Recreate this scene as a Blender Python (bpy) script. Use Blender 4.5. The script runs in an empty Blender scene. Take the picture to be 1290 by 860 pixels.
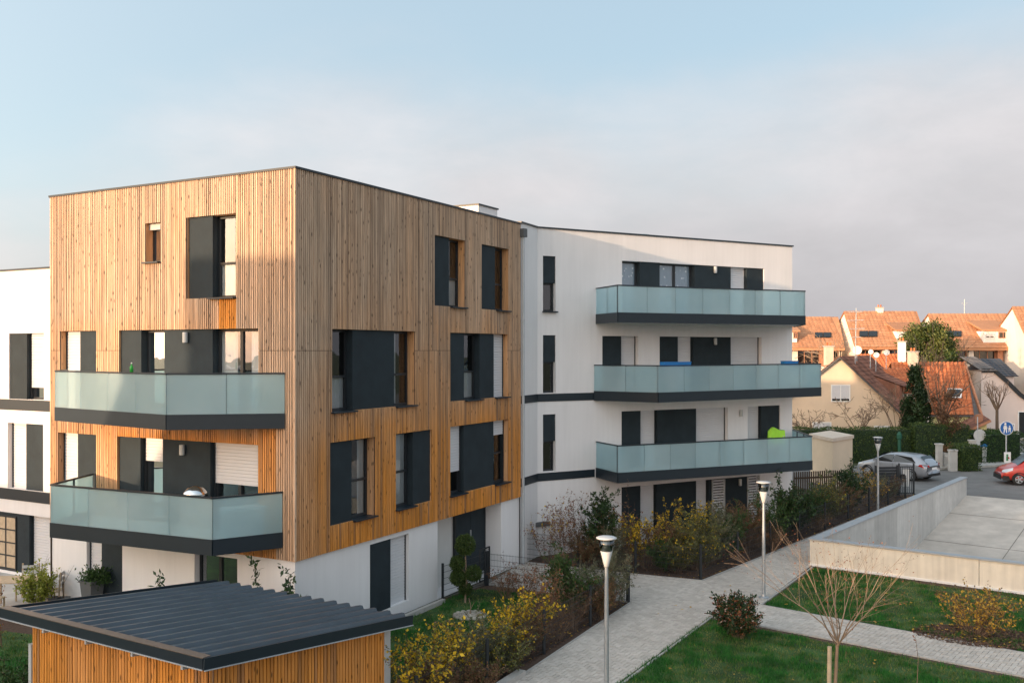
import bpy, math, random
import numpy as np
from mathutils import Vector, Matrix
from mathutils.geometry import tessellate_polygon
random.seed(7); rng = np.random.default_rng(7)
SC = bpy.context.scene; COL = SC.collection
# ------------------------------------------------------------------ camera
FPX, CX, HY, H = 1192.0, 645.0, 441.0, 7.2          # calibration of the photograph (1290 px wide)
cam_d = bpy.data.cameras.new('camera'); cam = bpy.data.objects.new('camera', cam_d); COL.objects.link(cam)
cam.location = (0, 0, H); cam.rotation_euler = (math.radians(90), 0, 0)
cam_d.sensor_width = 36; cam_d.lens = 36 * FPX / 1290; cam_d.shift_y = (HY - 430) / 1290
cam_d.clip_start = .1; cam_d.clip_end = 3000
SC.camera = cam
# ------------------------------------------------------------------ light
SUN_TH, SUN_EL = 40.0, 5.6                          # travel direction in plan, elevation
TH, EL = math.radians(SUN_TH), math.radians(SUN_EL)
sd = Vector((math.cos(TH) * math.cos(EL), math.sin(TH) * math.cos(EL), -math.sin(EL)))
sl = bpy.data.lights.new('sun', 'SUN'); so = bpy.data.objects.new('sun', sl); COL.objects.link(so)
sl.energy = 3.3; sl.angle = math.radians(.6); sl.color = (1.0, .70, .45)
so.rotation_euler = sd.to_track_quat('-Z', 'Y').to_euler(); so.location = (-40, -30, 30)
W = bpy.data.worlds.new('World'); SC.world = W; W.use_nodes = True
nt = W.node_tree; N = nt.nodes; L = nt.links
for n in list(N): N.remove(n)
def wn(t, **k):
    n = N.new(t)
    for a, b in k.items(): setattr(n, a, b)
    return n
wo = wn('ShaderNodeOutputWorld'); wb = wn('ShaderNodeBackground'); wb.inputs[1].default_value = .15
sky = wn('ShaderNodeTexSky'); sky.sky_type = 'NISHITA'; sky.sun_disc = False
sky.sun_elevation = EL; sky.air_density = 1.0; sky.dust_density = 1.6; sky.ozone_density = 1.2
# toward-sun vector is -sd ; nishita rotation 0 = +Y, clockwise
sky.sun_rotation = math.atan2(-sd.x, -sd.y)
tc = wn('ShaderNodeTexCoord')
sep = wn('ShaderNodeSeparateXYZ'); L.new(tc.outputs['Generated'], sep.inputs[0])
def m_(op, a, b=None, c=None, clamp=False):
    n = wn('ShaderNodeMath'); n.operation = op; n.use_clamp = clamp
    for i, v in enumerate((a, b, c)):
        if v is None: continue
        if isinstance(v, (int, float)): n.inputs[i].default_value = v
        else: L.new(v, n.inputs[i])
    return n.outputs[0]
mp = wn('ShaderNodeMapping'); mp.inputs['Scale'].default_value = (1.0, 1.0, 2.4); L.new(tc.outputs['Generated'], mp.inputs[0])
nz = wn('ShaderNodeTexNoise'); nz.inputs['Scale'].default_value = 1.7; nz.inputs['Detail'].default_value = 8; nz.inputs['Roughness'].default_value = .48
L.new(mp.outputs[0], nz.inputs['Vector'])
nz2 = wn('ShaderNodeTexNoise'); nz2.inputs['Scale'].default_value = 5.5; nz2.inputs['Detail'].default_value = 7; nz2.inputs['Roughness'].default_value = .6
nz2.inputs['Distortion'].default_value = .2
L.new(mp.outputs[0], nz2.inputs['Vector'])
# the bank of cloud lies low, thickest toward +X; it opens overhead
bank = m_('ADD', m_('MULTIPLY', sep.outputs[2], -4.0), m_('MULTIPLY', sep.outputs[0], .55))
cov = m_('ADD', m_('ADD', bank, .80), m_('MULTIPLY', m_('SUBTRACT', nz.outputs[0], .5), 1.7))
cov = m_('ADD', cov, m_('MULTIPLY', m_('SUBTRACT', nz2.outputs[0], .5), .3), None)
cmask = wn('ShaderNodeMapRange'); cmask.interpolation_type = 'SMOOTHSTEP'; L.new(cov, cmask.inputs[0])
cmask.inputs[1].default_value = -.3; cmask.inputs[2].default_value = .6; cmask.inputs[4].default_value = .93
# cloud brightness: greyer toward the horizon, brighter up and near the sun
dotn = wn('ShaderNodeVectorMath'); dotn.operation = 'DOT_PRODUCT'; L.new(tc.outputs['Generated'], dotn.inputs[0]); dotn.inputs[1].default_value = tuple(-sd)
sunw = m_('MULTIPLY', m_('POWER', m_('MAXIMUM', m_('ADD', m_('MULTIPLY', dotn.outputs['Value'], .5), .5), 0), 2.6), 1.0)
up = wn('ShaderNodeMapRange'); up.interpolation_type = 'SMOOTHSTEP'; L.new(sep.outputs[2], up.inputs[0]); up.inputs[1].default_value = .0; up.inputs[2].default_value = .22
cr = wn('ShaderNodeMix', data_type='RGBA'); L.new(up.outputs[0], cr.inputs[0])
cr.inputs[6].default_value = (2.35, 2.22, 2.32, 1); cr.inputs[7].default_value = (3.25, 3.1, 3.15, 1)
cs = wn('ShaderNodeVectorMath'); cs.operation = 'SCALE'; L.new(cr.outputs[2], cs.inputs[0])
L.new(m_('ADD', m_('MULTIPLY', sunw, .0), m_('ADD', .88, m_('MULTIPLY', m_('SUBTRACT', nz2.outputs[0], .5), .38))), cs.inputs['Scale'])
# thin veil lifts the clear part of the sky
veil = wn('ShaderNodeMix', data_type='RGBA'); veil.inputs[0].default_value = .62
sks = wn('ShaderNodeVectorMath'); sks.operation = 'SCALE'; sks.inputs['Scale'].default_value = 1.0; L.new(sky.outputs[0], sks.inputs[0])
L.new(sks.outputs[0], veil.inputs[6]); veil.inputs[7].default_value = (2.2, 2.85, 3.4, 1)
mx = wn('ShaderNodeMix', data_type='RGBA'); L.new(cmask.outputs[0], mx.inputs[0]); L.new(veil.outputs[2], mx.inputs[6]); L.new(cs.outputs[0], mx.inputs[7])
# low sun: the whole sun-side half of the sky is brighter and warmer
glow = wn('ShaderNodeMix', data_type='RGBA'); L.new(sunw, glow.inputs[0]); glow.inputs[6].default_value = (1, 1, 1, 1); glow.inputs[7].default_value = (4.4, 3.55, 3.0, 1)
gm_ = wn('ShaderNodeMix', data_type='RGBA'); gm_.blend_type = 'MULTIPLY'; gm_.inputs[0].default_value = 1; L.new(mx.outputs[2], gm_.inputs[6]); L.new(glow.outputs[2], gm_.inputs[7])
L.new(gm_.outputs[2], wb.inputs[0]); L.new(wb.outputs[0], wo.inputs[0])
vs = SC.view_settings; vs.view_transform = 'Standard'; vs.look = 'None'; vs.exposure = .82; vs.gamma = 1
# ------------------------------------------------------------------ helpers
def G(px, py, z=0.0):
    Y = (H - z) * FPX / (py - HY); return Vector(((px - CX) / FPX * Y, Y, z))
def XY(px, Y): return (px - CX) / FPX * Y
class Face:
    "a vertical wall plane: origin A, unit run e, outward normal n"
    def __init__(s, A, B, flip=False):
        s.A = Vector(A); d = Vector(B) - s.A; s.len = d.length; s.e = d.normalized()
        s.n = Vector((s.e.y, -s.e.x)) if not flip else Vector((-s.e.y, s.e.x))
    def s(s, px, d=0.0):
        k = (px - CX) / FPX; a = s.A - s.n * d
        return (k * a.y - a.x) / (s.e.x - k * s.e.y)
    def pt(s, u, z, d=0.0):
        p = s.A + s.e * u - s.n * d; return (p.x, p.y, z)
class MB:
    def __init__(s): s.v = []; s.f = []; s.t = []; s.a = []
    def add(s, vs_, fs, tint=None, age=None):
        o = len(s.v); s.v += [tuple(x) for x in vs_]; s.f += [tuple(o + i for i in f) for f in fs]
        t = random.random() if tint is None else tint
        s.t += [t] * len(vs_); s.a += (age if isinstance(age, list) else [age or 0.] * len(vs_))
        return s
    def quad(s, a, b, c, d, tint=None): return s.add([a, b, c, d], [(0, 1, 2, 3)], tint)
    BF = [(0, 3, 2, 1), (4, 5, 6, 7), (0, 1, 5, 4), (1, 2, 6, 5), (2, 3, 7, 6), (3, 0, 4, 7)]
    def box(s, c, d, rz=0, tint=None):
        x, y, z = c; a, b, h = d[0] / 2, d[1] / 2, d[2] / 2; co, si = math.cos(rz), math.sin(rz)
        P = [(x + i * a * co - j * b * si, y + i * a * si + j * b * co, z + k * h) for k in (-1, 1) for i, j in ((-1, -1), (1, -1), (1, 1), (-1, 1))]
        return s.add(P, s.BF, tint)
    def fbox(s, fc, u0, u1, z0, z1, d0, d1, tint=None):
        P = [fc.pt(u, z, d) for z in (z0, z1) for u, d in ((u0, d0), (u1, d0), (u1, d1), (u0, d1))]
        return s.add(P, s.BF, tint)
    def prism(s, poly, z0, z1, tint=None):
        n = len(poly); P = [(p[0], p[1], z0) for p in poly] + [(p[0], p[1], z1) for p in poly]
        F = [tuple(range(n))[::-1], tuple(range(n, 2 * n))] + [(i, (i + 1) % n, n + (i + 1) % n, n + i) for i in range(n)]
        return s.add(P, F, tint)
    def bar(s, p, q, w, h, tint=None, up=Vector((0, 0, 1))):
        p = Vector(p); q = Vector(q); d = (q - p).normalized(); r = d.cross(up)
        if r.length < 1e-3: r = d.cross(Vector((1, 0, 0)))
        r.normalize(); u = r.cross(d); P = [x + r * i * w / 2 + u * j * h / 2 for x in (p, q) for i, j in ((-1, -1), (1, -1), (1, 1), (-1, 1))]
        return s.add(P, s.BF, tint)
    def tube(s, pts, rad, n=6, tint=None, cap=False):
        pts = [Vector(p) for p in pts]; m = len(pts)
        if not isinstance(rad, (list, tuple)): rad = [rad] * m
        V = []; ref = Vector((.31, .17, .93))
        for i, p in enumerate(pts):
            d = (pts[min(i + 1, m - 1)] - pts[max(i - 1, 0)]).normalized(); r = d.cross(ref)
            if r.length < .1: r = d.cross(Vector((1, 0, 0)))
            r.normalize(); u = d.cross(r)
            for k in range(n):
                a = 2 * math.pi * k / n; V.append(p + (r * math.cos(a) + u * math.sin(a)) * rad[i])
        F = [(i * n + k, i * n + (k + 1) % n, (i + 1) * n + (k + 1) % n, (i + 1) * n + k) for i in range(m - 1) for k in range(n)]
        if cap: F += [tuple(range(n))[::-1], tuple(range((m - 1) * n, m * n))]
        return s.add(V, F, tint)
    def lathe(s, c, prof, n=20, tint=None, axis='z', rz=0):
        V = []
        for r, z in prof:
            for k in range(n):
                a = 2 * math.pi * k / n; p = (r * math.cos(a), r * math.sin(a), z)
                if axis == 'y': p = (p[0], p[2], p[1])
                if rz: p = (p[0] * math.cos(rz) - p[1] * math.sin(rz), p[0] * math.sin(rz) + p[1] * math.cos(rz), p[2])
                V.append((c[0] + p[0], c[1] + p[1], c[2] + p[2]))
        m = len(prof)
        F = [(i * n + k, i * n + (k + 1) % n, (i + 1) * n + (k + 1) % n, (i + 1) * n + k) for i in range(m - 1) for k in range(n)]
        F += [tuple(range(n))[::-1], tuple(range((m - 1) * n, m * n))]
        return s.add(V, F, tint)
def wloc(o):
    v = Vector((0, 0, 0))
    while o is not None: v += Vector(o.location); o = o.parent
    return v
def obj(name, mb, m, parent=None, smooth=False, stuff=False, bevel=0):
    me = bpy.data.meshes.new(name); off = wloc(parent)
    if isinstance(mb, MB):
        me.from_pydata([(x - off.x, y - off.y, z - off.z) for x, y, z in mb.v], [], mb.f)
        for nm, arr in (('tint', mb.t), ('age', mb.a)):
            if nm == 'age' and not any(arr): continue
            at = me.attributes.new(nm, 'FLOAT', 'POINT'); at.data.foreach_set('value', arr)
    else:
        V, F, T = mb
        V = V - np.array(off)
        me.vertices.add(len(V)); me.vertices.foreach_set('co', V.astype(np.float32).ravel())
        k = F.shape[1]; me.loops.add(F.size); me.loops.foreach_set('vertex_index', F.astype(np.int32).ravel())
        me.polygons.add(len(F)); me.polygons.foreach_set('loop_start', np.arange(0, F.size, k, dtype=np.int32))
        try: me.polygons.foreach_set('loop_total', np.full(len(F), k, dtype=np.int32))
        except Exception: pass
        me.update(calc_edges=True)
        at = me.attributes.new('tint', 'FLOAT', 'POINT'); at.data.foreach_set('value', T.astype(np.float32))
    if m: me.materials.append(m)
    if smooth: me.polygons.foreach_set('use_smooth', [True] * len(me.polygons))
    me.update()
    o = bpy.data.objects.new(name, me); COL.objects.link(o)
    if parent: o.parent = parent
    if stuff: o['kind'] = 'stuff'
    if bevel:
        b = o.modifiers.new('b', 'BEVEL'); b.width = bevel; b.segments = 1; b.limit_method = 'ANGLE'
    return o
def tag(o, label, cat, group=None):
    o['label'] = label; o['category'] = cat
    if group: o['group'] = group
    return o
def thing(name, label, cat, loc=(0, 0, 0), group=None):
    o = bpy.data.objects.new(name, None); COL.objects.link(o); o.location = loc; o.empty_display_size = .3
    return tag(o, label, cat, group)
def struct(name, mb, m): o = obj(name, mb, m); o['kind'] = 'structure'; return o
def dup(root, loc, label=None, rz=None):
    def cp(o, par):
        c = o.copy(); COL.objects.link(c); c.parent = par
        for ch in o.children: cp(ch, c)
        return c
    r = cp(root, None); r.location = loc
    if rz is not None: r.rotation_euler = (0, 0, rz)
    if label: r['label'] = label
    return r
# ------------------------------------------------------------------ materials
def mat(name, col, col2=None, rough=.7, var=.12, scale=2.0, stretch=(1, 1, 1), bump=0, bscale=60, metal=0, spec=.4, tvar=0, translucent=0, big=0, streak=0):
    m = bpy.data.materials.new(name); m.use_nodes = True; t = m.node_tree; n = t.nodes; l = t.links
    b = n['Principled BSDF']; b.inputs['Roughness'].default_value = rough; b.inputs['Metallic'].default_value = metal
    b.inputs['Specular IOR Level'].default_value = spec
    co = n.new('ShaderNodeTexCoord'); mpn = n.new('ShaderNodeMapping'); mpn.inputs['Scale'].default_value = stretch; l.new(co.outputs['Object'], mpn.inputs[0])
    nz = n.new('ShaderNodeTexNoise'); nz.inputs['Scale'].default_value = scale; nz.inputs['Detail'].default_value = 6; nz.inputs['Roughness'].default_value = .6
    l.new(mpn.outputs[0], nz.inputs['Vector'])
    c0 = None
    if col2 is not None:
        mx = n.new('ShaderNodeMix'); mx.data_type = 'RGBA'; mx.inputs[6].default_value = (*col, 1); mx.inputs[7].default_value = (*col2, 1)
        at = n.new('ShaderNodeAttribute'); at.attribute_name = 'tint'; l.new(at.outputs['Fac'], mx.inputs[0]); c0 = mx.outputs[2]
    mr = n.new('ShaderNodeMapRange'); mr.inputs[1].default_value = .25; mr.inputs[2].default_value = .75; mr.inputs[3].default_value = 1 - var; mr.inputs[4].default_value = 1 + var
    l.new(nz.outputs[0], mr.inputs[0]); fac = mr.outputs[0]
    if big:
        nb = n.new('ShaderNodeTexNoise'); nb.inputs['Scale'].default_value = big; nb.inputs['Detail'].default_value = 3; l.new(co.outputs['Object'], nb.inputs['Vector'])
        m2 = n.new('ShaderNodeMapRange'); m2.inputs[1].default_value = .3; m2.inputs[2].default_value = .7; m2.inputs[3].default_value = 1 - var; m2.inputs[4].default_value = 1 + var * .6; l.new(nb.outputs[0], m2.inputs[0])
        mm = n.new('ShaderNodeMath'); mm.operation = 'MULTIPLY'; l.new(fac, mm.inputs[0]); l.new(m2.outputs[0], mm.inputs[1]); fac = mm.outputs[0]
    if streak:
        ms_ = n.new('ShaderNodeMapping'); ms_.inputs['Scale'].default_value = (5, 5, .22); l.new(co.outputs['Object'], ms_.inputs[0])
        ns = n.new('ShaderNodeTexNoise'); ns.inputs['Scale'].default_value = 1.4; ns.inputs['Detail'].default_value = 5; l.new(ms_.outputs[0], ns.inputs['Vector'])
        m5 = n.new('ShaderNodeMapRange'); m5.inputs[1].default_value = .35; m5.inputs[2].default_value = .72; m5.inputs[3].default_value = 1.0; m5.inputs[4].default_value = 1 - streak; l.new(ns.outputs[0], m5.inputs[0])
        mm = n.new('ShaderNodeMath'); mm.operation = 'MULTIPLY'; l.new(fac, mm.inputs[0]); l.new(m5.outputs[0], mm.inputs[1]); fac = mm.outputs[0]
    if tvar:
        at2 = n.new('ShaderNodeAttribute'); at2.attribute_name = 'tint'
        m3 = n.new('ShaderNodeMapRange'); m3.inputs[3].default_value = 1 - tvar; m3.inputs[4].default_value = 1 + tvar; l.new(at2.outputs['Fac'], m3.inputs[0])
        mm = n.new('ShaderNodeMath'); mm.operation = 'MULTIPLY'; l.new(fac, mm.inputs[0]); l.new(m3.outputs[0], mm.inputs[1]); fac = mm.outputs[0]
    vm = n.new('ShaderNodeVectorMath'); vm.operation = 'SCALE'; l.new(fac, vm.inputs['Scale'])
    if c0: l.new(c0, vm.inputs[0])
    else: vm.inputs[0].default_value = col
    l.new(vm.outputs[0], b.inputs['Base Color'])
    if bump:
        n2 = n.new('ShaderNodeTexNoise'); n2.inputs['Scale'].default_value = bscale; n2.inputs['Detail'].default_value = 4; l.new(mpn.outputs[0], n2.inputs['Vector'])
        bp = n.new('ShaderNodeBump'); bp.inputs['Strength'].default_value = bump; bp.inputs['Distance'].default_value = .01; l.new(n2.outputs[0], bp.inputs['Height']); l.new(bp.outputs[0], b.inputs['Normal'])
    if translucent:
        tr = n.new('ShaderNodeBsdfTranslucent'); l.new(vm.outputs[0], tr.inputs[0]); ms = n.new('ShaderNodeMixShader'); ms.inputs[0].default_value = translucent
        l.new(b.outputs[0], ms.inputs[1]); l.new(tr.outputs[0], ms.inputs[2]); l.new(ms.outputs[0], n['Material Output'].inputs[0])
    return m
def wood_mat(name, a, b_, c, s=1.0):
    "timber: a weathered, b fresh, mixed by the age attribute; tint varies board by board; knots and grain"
    m = bpy.data.materials.new(name); m.use_nodes = True; t = m.node_tree; n = t.nodes; l = t.links; b = n['Principled BSDF']
    b.inputs['Roughness'].default_value = .72; b.inputs['Specular IOR Level'].default_value = .25
    ag = n.new('ShaderNodeAttribute'); ag.attribute_name = 'age'; ti = n.new('ShaderNodeAttribute'); ti.attribute_name = 'tint'
    co = n.new('ShaderNodeTexCoord'); mpn = n.new('ShaderNodeMapping'); mpn.inputs['Scale'].default_value = (1, 1, .22); l.new(co.outputs['Object'], mpn.inputs[0])
    n1 = n.new('ShaderNodeTexNoise'); n1.inputs['Scale'].default_value = 1.6; n1.inputs['Detail'].default_value = 5; l.new(mpn.outputs[0], n1.inputs['Vector'])
    ad = n.new('ShaderNodeMath'); ad.operation = 'MULTIPLY_ADD'; l.new(n1.outputs[0], ad.inputs[0]); ad.inputs[1].default_value = .55; ad.inputs[2].default_value = -.28
    a2 = n.new('ShaderNodeMath'); a2.operation = 'ADD'; a2.use_clamp = True; l.new(ad.outputs[0], a2.inputs[0]); l.new(ag.outputs['Fac'], a2.inputs[1])
    mx = n.new('ShaderNodeMix'); mx.data_type = 'RGBA'; mx.inputs[6].default_value = (*a, 1); mx.inputs[7].default_value = (*b_, 1); l.new(a2.outputs[0], mx.inputs[0])
    # some boards darker / greyer
    rp = n.new('ShaderNodeMapRange'); rp.interpolation_type = 'SMOOTHSTEP'; rp.inputs[1].default_value = .55; rp.inputs[2].default_value = 1; rp.inputs[4].default_value = .75; l.new(ti.outputs['Fac'], rp.inputs[0])
    m2 = n.new('ShaderNodeMix'); m2.data_type = 'RGBA'; l.new(rp.outputs[0], m2.inputs[0]); l.new(mx.outputs[2], m2.inputs[6]); m2.inputs[7].default_value = (*c, 1)
    # streaks down the boards
    mp2 = n.new('ShaderNodeMapping'); mp2.inputs['Scale'].default_value = (14, 14, .55); l.new(co.outputs['Object'], mp2.inputs[0])
    n2 = n.new('ShaderNodeTexNoise'); n2.inputs['Scale'].default_value = 1.5; n2.inputs['Detail'].default_value = 6; n2.inputs['Roughness'].default_value = .65; l.new(mp2.outputs[0], n2.inputs['Vector'])
    r2 = n.new('ShaderNodeMapRange'); r2.inputs[1].default_value = .25; r2.inputs[2].default_value = .75; r2.inputs[3].default_value = .52; r2.inputs[4].default_value = 1.42; l.new(n2.outputs[0], r2.inputs[0])
    # knots
    mp3 = n.new('ShaderNodeMapping'); mp3.inputs['Scale'].default_value = (9, 9, 3.0); l.new(co.outputs['Object'], mp3.inputs[0])
    vo = n.new('ShaderNodeTexVoronoi'); vo.inputs['Scale'].default_value = 1.0; l.new(mp3.outputs[0], vo.inputs['Vector'])
    kr = n.new('ShaderNodeMapRange'); kr.inputs[1].default_value = .09; kr.inputs[2].default_value = .2; kr.inputs[3].default_value = .28; kr.inputs[4].default_value = 1; l.new(vo.outputs['Distance'], kr.inputs[0])
    mu = n.new('ShaderNodeMath'); mu.operation = 'MULTIPLY'; l.new(r2.outputs[0], mu.inputs[0]); l.new(kr.outputs[0], mu.inputs[1])
    t3 = n.new('ShaderNodeMath'); t3.operation = 'MULTIPLY_ADD'; l.new(ti.outputs['Fac'], t3.inputs[0]); t3.inputs[1].default_value = -.42; t3.inputs[2].default_value = 1.18 * s
    m4 = n.new('ShaderNodeMath'); m4.operation = 'MULTIPLY'; l.new(mu.outputs[0], m4.inputs[0]); l.new(t3.outputs[0], m4.inputs[1])
    vm = n.new('ShaderNodeVectorMath'); vm.operation = 'SCALE'; l.new(m2.outputs[2], vm.inputs[0]); l.new(m4.outputs[0], vm.inputs['Scale']); l.new(vm.outputs[0], b.inputs['Base Color'])
    return m
M = {}
M['wood'] = wood_mat('larch', (.50, .355, .25), (.63, .25, .045), (.25, .175, .13))
M['wood_dark'] = mat('dark_timber', (.07, .045, .03), rough=.9)  # dark wood underlay behind the slats, also used on pickets and railing
M['white'] = mat('white_render', (.755, .735, .735), rough=.9, var=.04, scale=1.3, stretch=(1, 1, .35), bump=.15, bscale=90, big=.35, spec=.2, streak=.045)
M['plinth'] = mat('grey_concrete', (.42, .41, .39), rough=.9, var=.12, scale=3, bump=.3)
M['panel'] = mat('anthracite_render', (.019, .029, .036), rough=.75, var=.22, scale=2.2, bump=.5, bscale=160, spec=.3)
M['metal'] = mat('anthracite_metal', (.011, .020, .029), rough=.42, var=.08, scale=3, spec=.45)
M['frame'] = mat('window_frame', (.020, .024, .028), rough=.4, var=.05)
M['shutter'] = mat('shutter_white', (.60, .60, .62), rough=.5, var=.03, spec=.3)
M['curtain'] = mat('curtain', (.66, .66, .68), rough=.9, var=.1, translucent=.3)
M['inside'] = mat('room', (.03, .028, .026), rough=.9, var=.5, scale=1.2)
M['soffit'] = mat('soffit', (.6, .585, .56), rough=.9, var=.05)
M['roof'] = mat('gravel_roof', (.25, .25, .25), rough=.95, var=.2, scale=20)
M['zinc'] = mat('zinc', (.42, .44, .46), rough=.5, metal=.2, var=.08)
M['galv'] = mat('galvanised', (.40, .43, .46), rough=.45, metal=.55, var=.15, scale=9)
M['concrete'] = mat('concrete', (.50, .485, .46), rough=.88, var=.10, scale=2.5, bump=.2, big=.6, tvar=.12, streak=.12)
M['concrete_cream'] = mat('concrete_cream', (.74, .68, .58), rough=.88, var=.08, scale=2.5, bump=.15, big=.6, streak=.16)
M['coping'] = mat('coping', (.36, .38, .40), rough=.5, metal=.3, var=.08)
M['asphalt'] = mat('asphalt', (.17, .16, .152), rough=.92, var=.22, scale=1.1, bump=.3, bscale=120, big=.25)
M['ramp'] = mat('ramp_floor', (.52, .465, .41), rough=.9, var=.16, scale=1.5, bump=.2, big=.35)
M['paving'] = mat('pavers', (.44, .395, .35), (.55, .50, .45), rough=.88, var=.10, scale=6, bump=.3, bscale=120, big=.5)
M['joint'] = mat('paver_joint', (.17, .15, .13), rough=.95, var=.2, scale=8)
M['kerb'] = mat('kerb', (.40, .38, .355), rough=.9, var=.12, scale=5)
M['soil'] = mat('mulch', (.085, .052, .037), rough=.95, var=.45, scale=14, bump=1, bscale=30)
M['chips'] = mat('bark_chips', (.05, .03, .022), (.17, .095, .062), rough=.9, var=.2)
M['lawn'] = mat('lawn_ground', (.035, .085, .018), rough=.95, var=.45, scale=2.4, bump=.6, bscale=50, big=.7)
M['grass'] = mat('grass_blades', (.026, .14, .02), (.25, .22, .07), rough=.7, var=.55, scale=1.6, translucent=.3)
M['field'] = mat('field', (.06, .07, .03), rough=.95, var=.3, scale=.5)
def leafmat(nm, a, b_, tr=.25): M[nm] = mat(nm, a, b_, rough=.55, var=.25, scale=4, translucent=tr, spec=.35)
leafmat('leaf_yellow', (.42, .27, .015), (.75, .50, .03), .35)
leafmat('leaf_gold', (.34, .19, .03), (.62, .38, .05), .3)
leafmat('leaf_olive', (.06, .07, .022), (.15, .145, .05))
leafmat('leaf_grey', (.075, .085, .045), (.19, .19, .115))
leafmat('leaf_green', (.018, .05, .012), (.055, .11, .025))
leafmat('leaf_dark', (.010, .028, .010), (.032, .062, .018), .15)
leafmat('leaf_brown', (.09, .045, .025), (.22, .12, .06))
leafmat('leaf_red', (.16, .045, .025), (.30, .12, .05))
leafmat('leaf_lime', (.16, .20, .03), (.36, .38, .06), .35)
leafmat('leaf_thuja', (.035, .065, .014), (.12, .14, .035), .15)
leafmat('leaf_hedge', (.022, .05, .012), (.085, .125, .025), .2)
M['bark'] = mat('bark', (.12, .085, .06), rough=.9, var=.3, scale=12, stretch=(1, 1, .3), bump=.5)
M['bark_pale'] = mat('bark_pale', (.27, .19, .13), rough=.85, var=.25, scale=14, stretch=(1, 1, .3), bump=.4)
M['twig'] = mat('twig', (.115, .07, .05), (.24, .17, .115), rough=.85, var=.2)
M['stake'] = mat('stake', (.46, .36, .25), rough=.85, var=.2, scale=8)
M['fence'] = mat('fence_coat', (.022, .026, .03), rough=.45, var=.1)
M['lampcap'] = mat('lamp_cap', (.5, .51, .52), rough=.5)
M['black'] = mat('black', (.015, .015, .016), rough=.5)
M['rubber'] = mat('rubber', (.018, .018, .018), rough=.8)
M['chrome'] = mat('chrome', (.7, .7, .7), rough=.12, metal=1, var=.02)
M['white_p'] = mat('white_paint', (.78, .77, .75), rough=.5, var=.04)
M['blue'] = mat('blue_plastic', (.02, .18, .48), rough=.5)
M['limecloth'] = mat('lime_cloth', (.35, .72, .06), rough=.8)
M['signblue'] = mat('sign_blue', (.015, .11, .36), rough=.35, var=.02)
M['red_p'] = mat('red_sheet', (.6, .03, .02), rough=.4)
M['green_p'] = mat('green_sheet', (.03, .22, .08), rough=.5)
M['tile_orange'] = mat('tiles_orange', (.44, .13, .05), (.57, .19, .075), rough=.8, var=.12, scale=1.5, big=.7)
M['tile_terra'] = mat('tiles_terracotta', (.40, .19, .10), (.49, .25, .135), rough=.85, var=.08, scale=1.0, big=.4)
M['tile_brown'] = mat('tiles_brown', (.14, .055, .035), (.30, .125, .075), rough=.8, var=.3, scale=1.2, big=.6)
M['tile_slate'] = mat('tiles_slate', (.035, .045, .06), (.06, .075, .095), rough=.55, var=.15)
M['tile_grey'] = mat('tiles_grey', (.10, .095, .095), (.17, .155, .15), rough=.7, var=.2)
M['cream'] = mat('cream_render', (.70, .55, .40), rough=.92, var=.06, scale=1.2, bump=.15, big=.4)
M['pale'] = mat('pale_render', (.74, .66, .58), rough=.92, var=.05, scale=1.2, big=.4)
M['pink'] = mat('pink_render', (.66, .55, .50), rough=.92, var=.05, scale=1.2, big=.4)
M['yellow'] = mat('yellow_render', (.70, .62, .30), rough=.92, var=.06, scale=1.2, big=.4)
M['brick'] = mat('brick_wall', (.42, .20, .12), rough=.9, var=.2, scale=6)
M['chimney'] = mat('chimney_render', (.62, .50, .40), rough=.9, var=.12)
M['green_d'] = mat('green_dark', (.01, .075, .045), rough=.5)
M['bottle'] = mat('bottle_green', (.03, .35, .05), rough=.2)
M['grey_p'] = mat('grey_plastic', (.10, .105, .11), rough=.6)
M['light_grey'] = mat('light_grey', (.45, .46, .46), rough=.6)
M['stone'] = mat('stone', (.26, .24, .2), (.46, .43, .37), rough=.9, var=.2)
def glass_mat(name, tint=(.02, .024, .028), fac=.25, rough=.02, bump=.03):
    m = bpy.data.materials.new(name); m.use_nodes = True; t = m.node_tree; n = t.nodes; l = t.links
    n.remove(n['Principled BSDF']); o = n['Material Output']
    tr = n.new('ShaderNodeBsdfTransparent'); tr.inputs[0].default_value = (.84, .88, .88, 1)
    gl = n.new('ShaderNodeBsdfGlossy'); gl.inputs['Roughness'].default_value = rough; gl.inputs[0].default_value = (.9, .95, 1, 1)
    lw = n.new('ShaderNodeLayerWeight'); lw.inputs[0].default_value = fac
    mr = n.new('ShaderNodeMapRange'); mr.inputs[3].default_value = .09; mr.inputs[4].default_value = 1; l.new(lw.outputs['Fresnel'], mr.inputs[0])
    co = n.new('ShaderNodeTexCoord'); nz = n.new('ShaderNodeTexNoise'); nz.inputs['Scale'].default_value = 1.3; l.new(co.outputs['Object'], nz.inputs['Vector'])
    bp = n.new('ShaderNodeBump'); bp.inputs['Strength'].default_value = bump; bp.inputs['Distance'].default_value = .2; l.new(nz.outputs[0], bp.inputs['Height']); l.new(bp.outputs[0], gl.inputs['Normal'])
    ms = n.new('ShaderNodeMixShader'); l.new(mr.outputs[0], ms.inputs[0]); l.new(tr.outputs[0], ms.inputs[1]); l.new(gl.outputs[0], ms.inputs[2]); l.new(ms.outputs[0], o.inputs[0])
    return m
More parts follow.
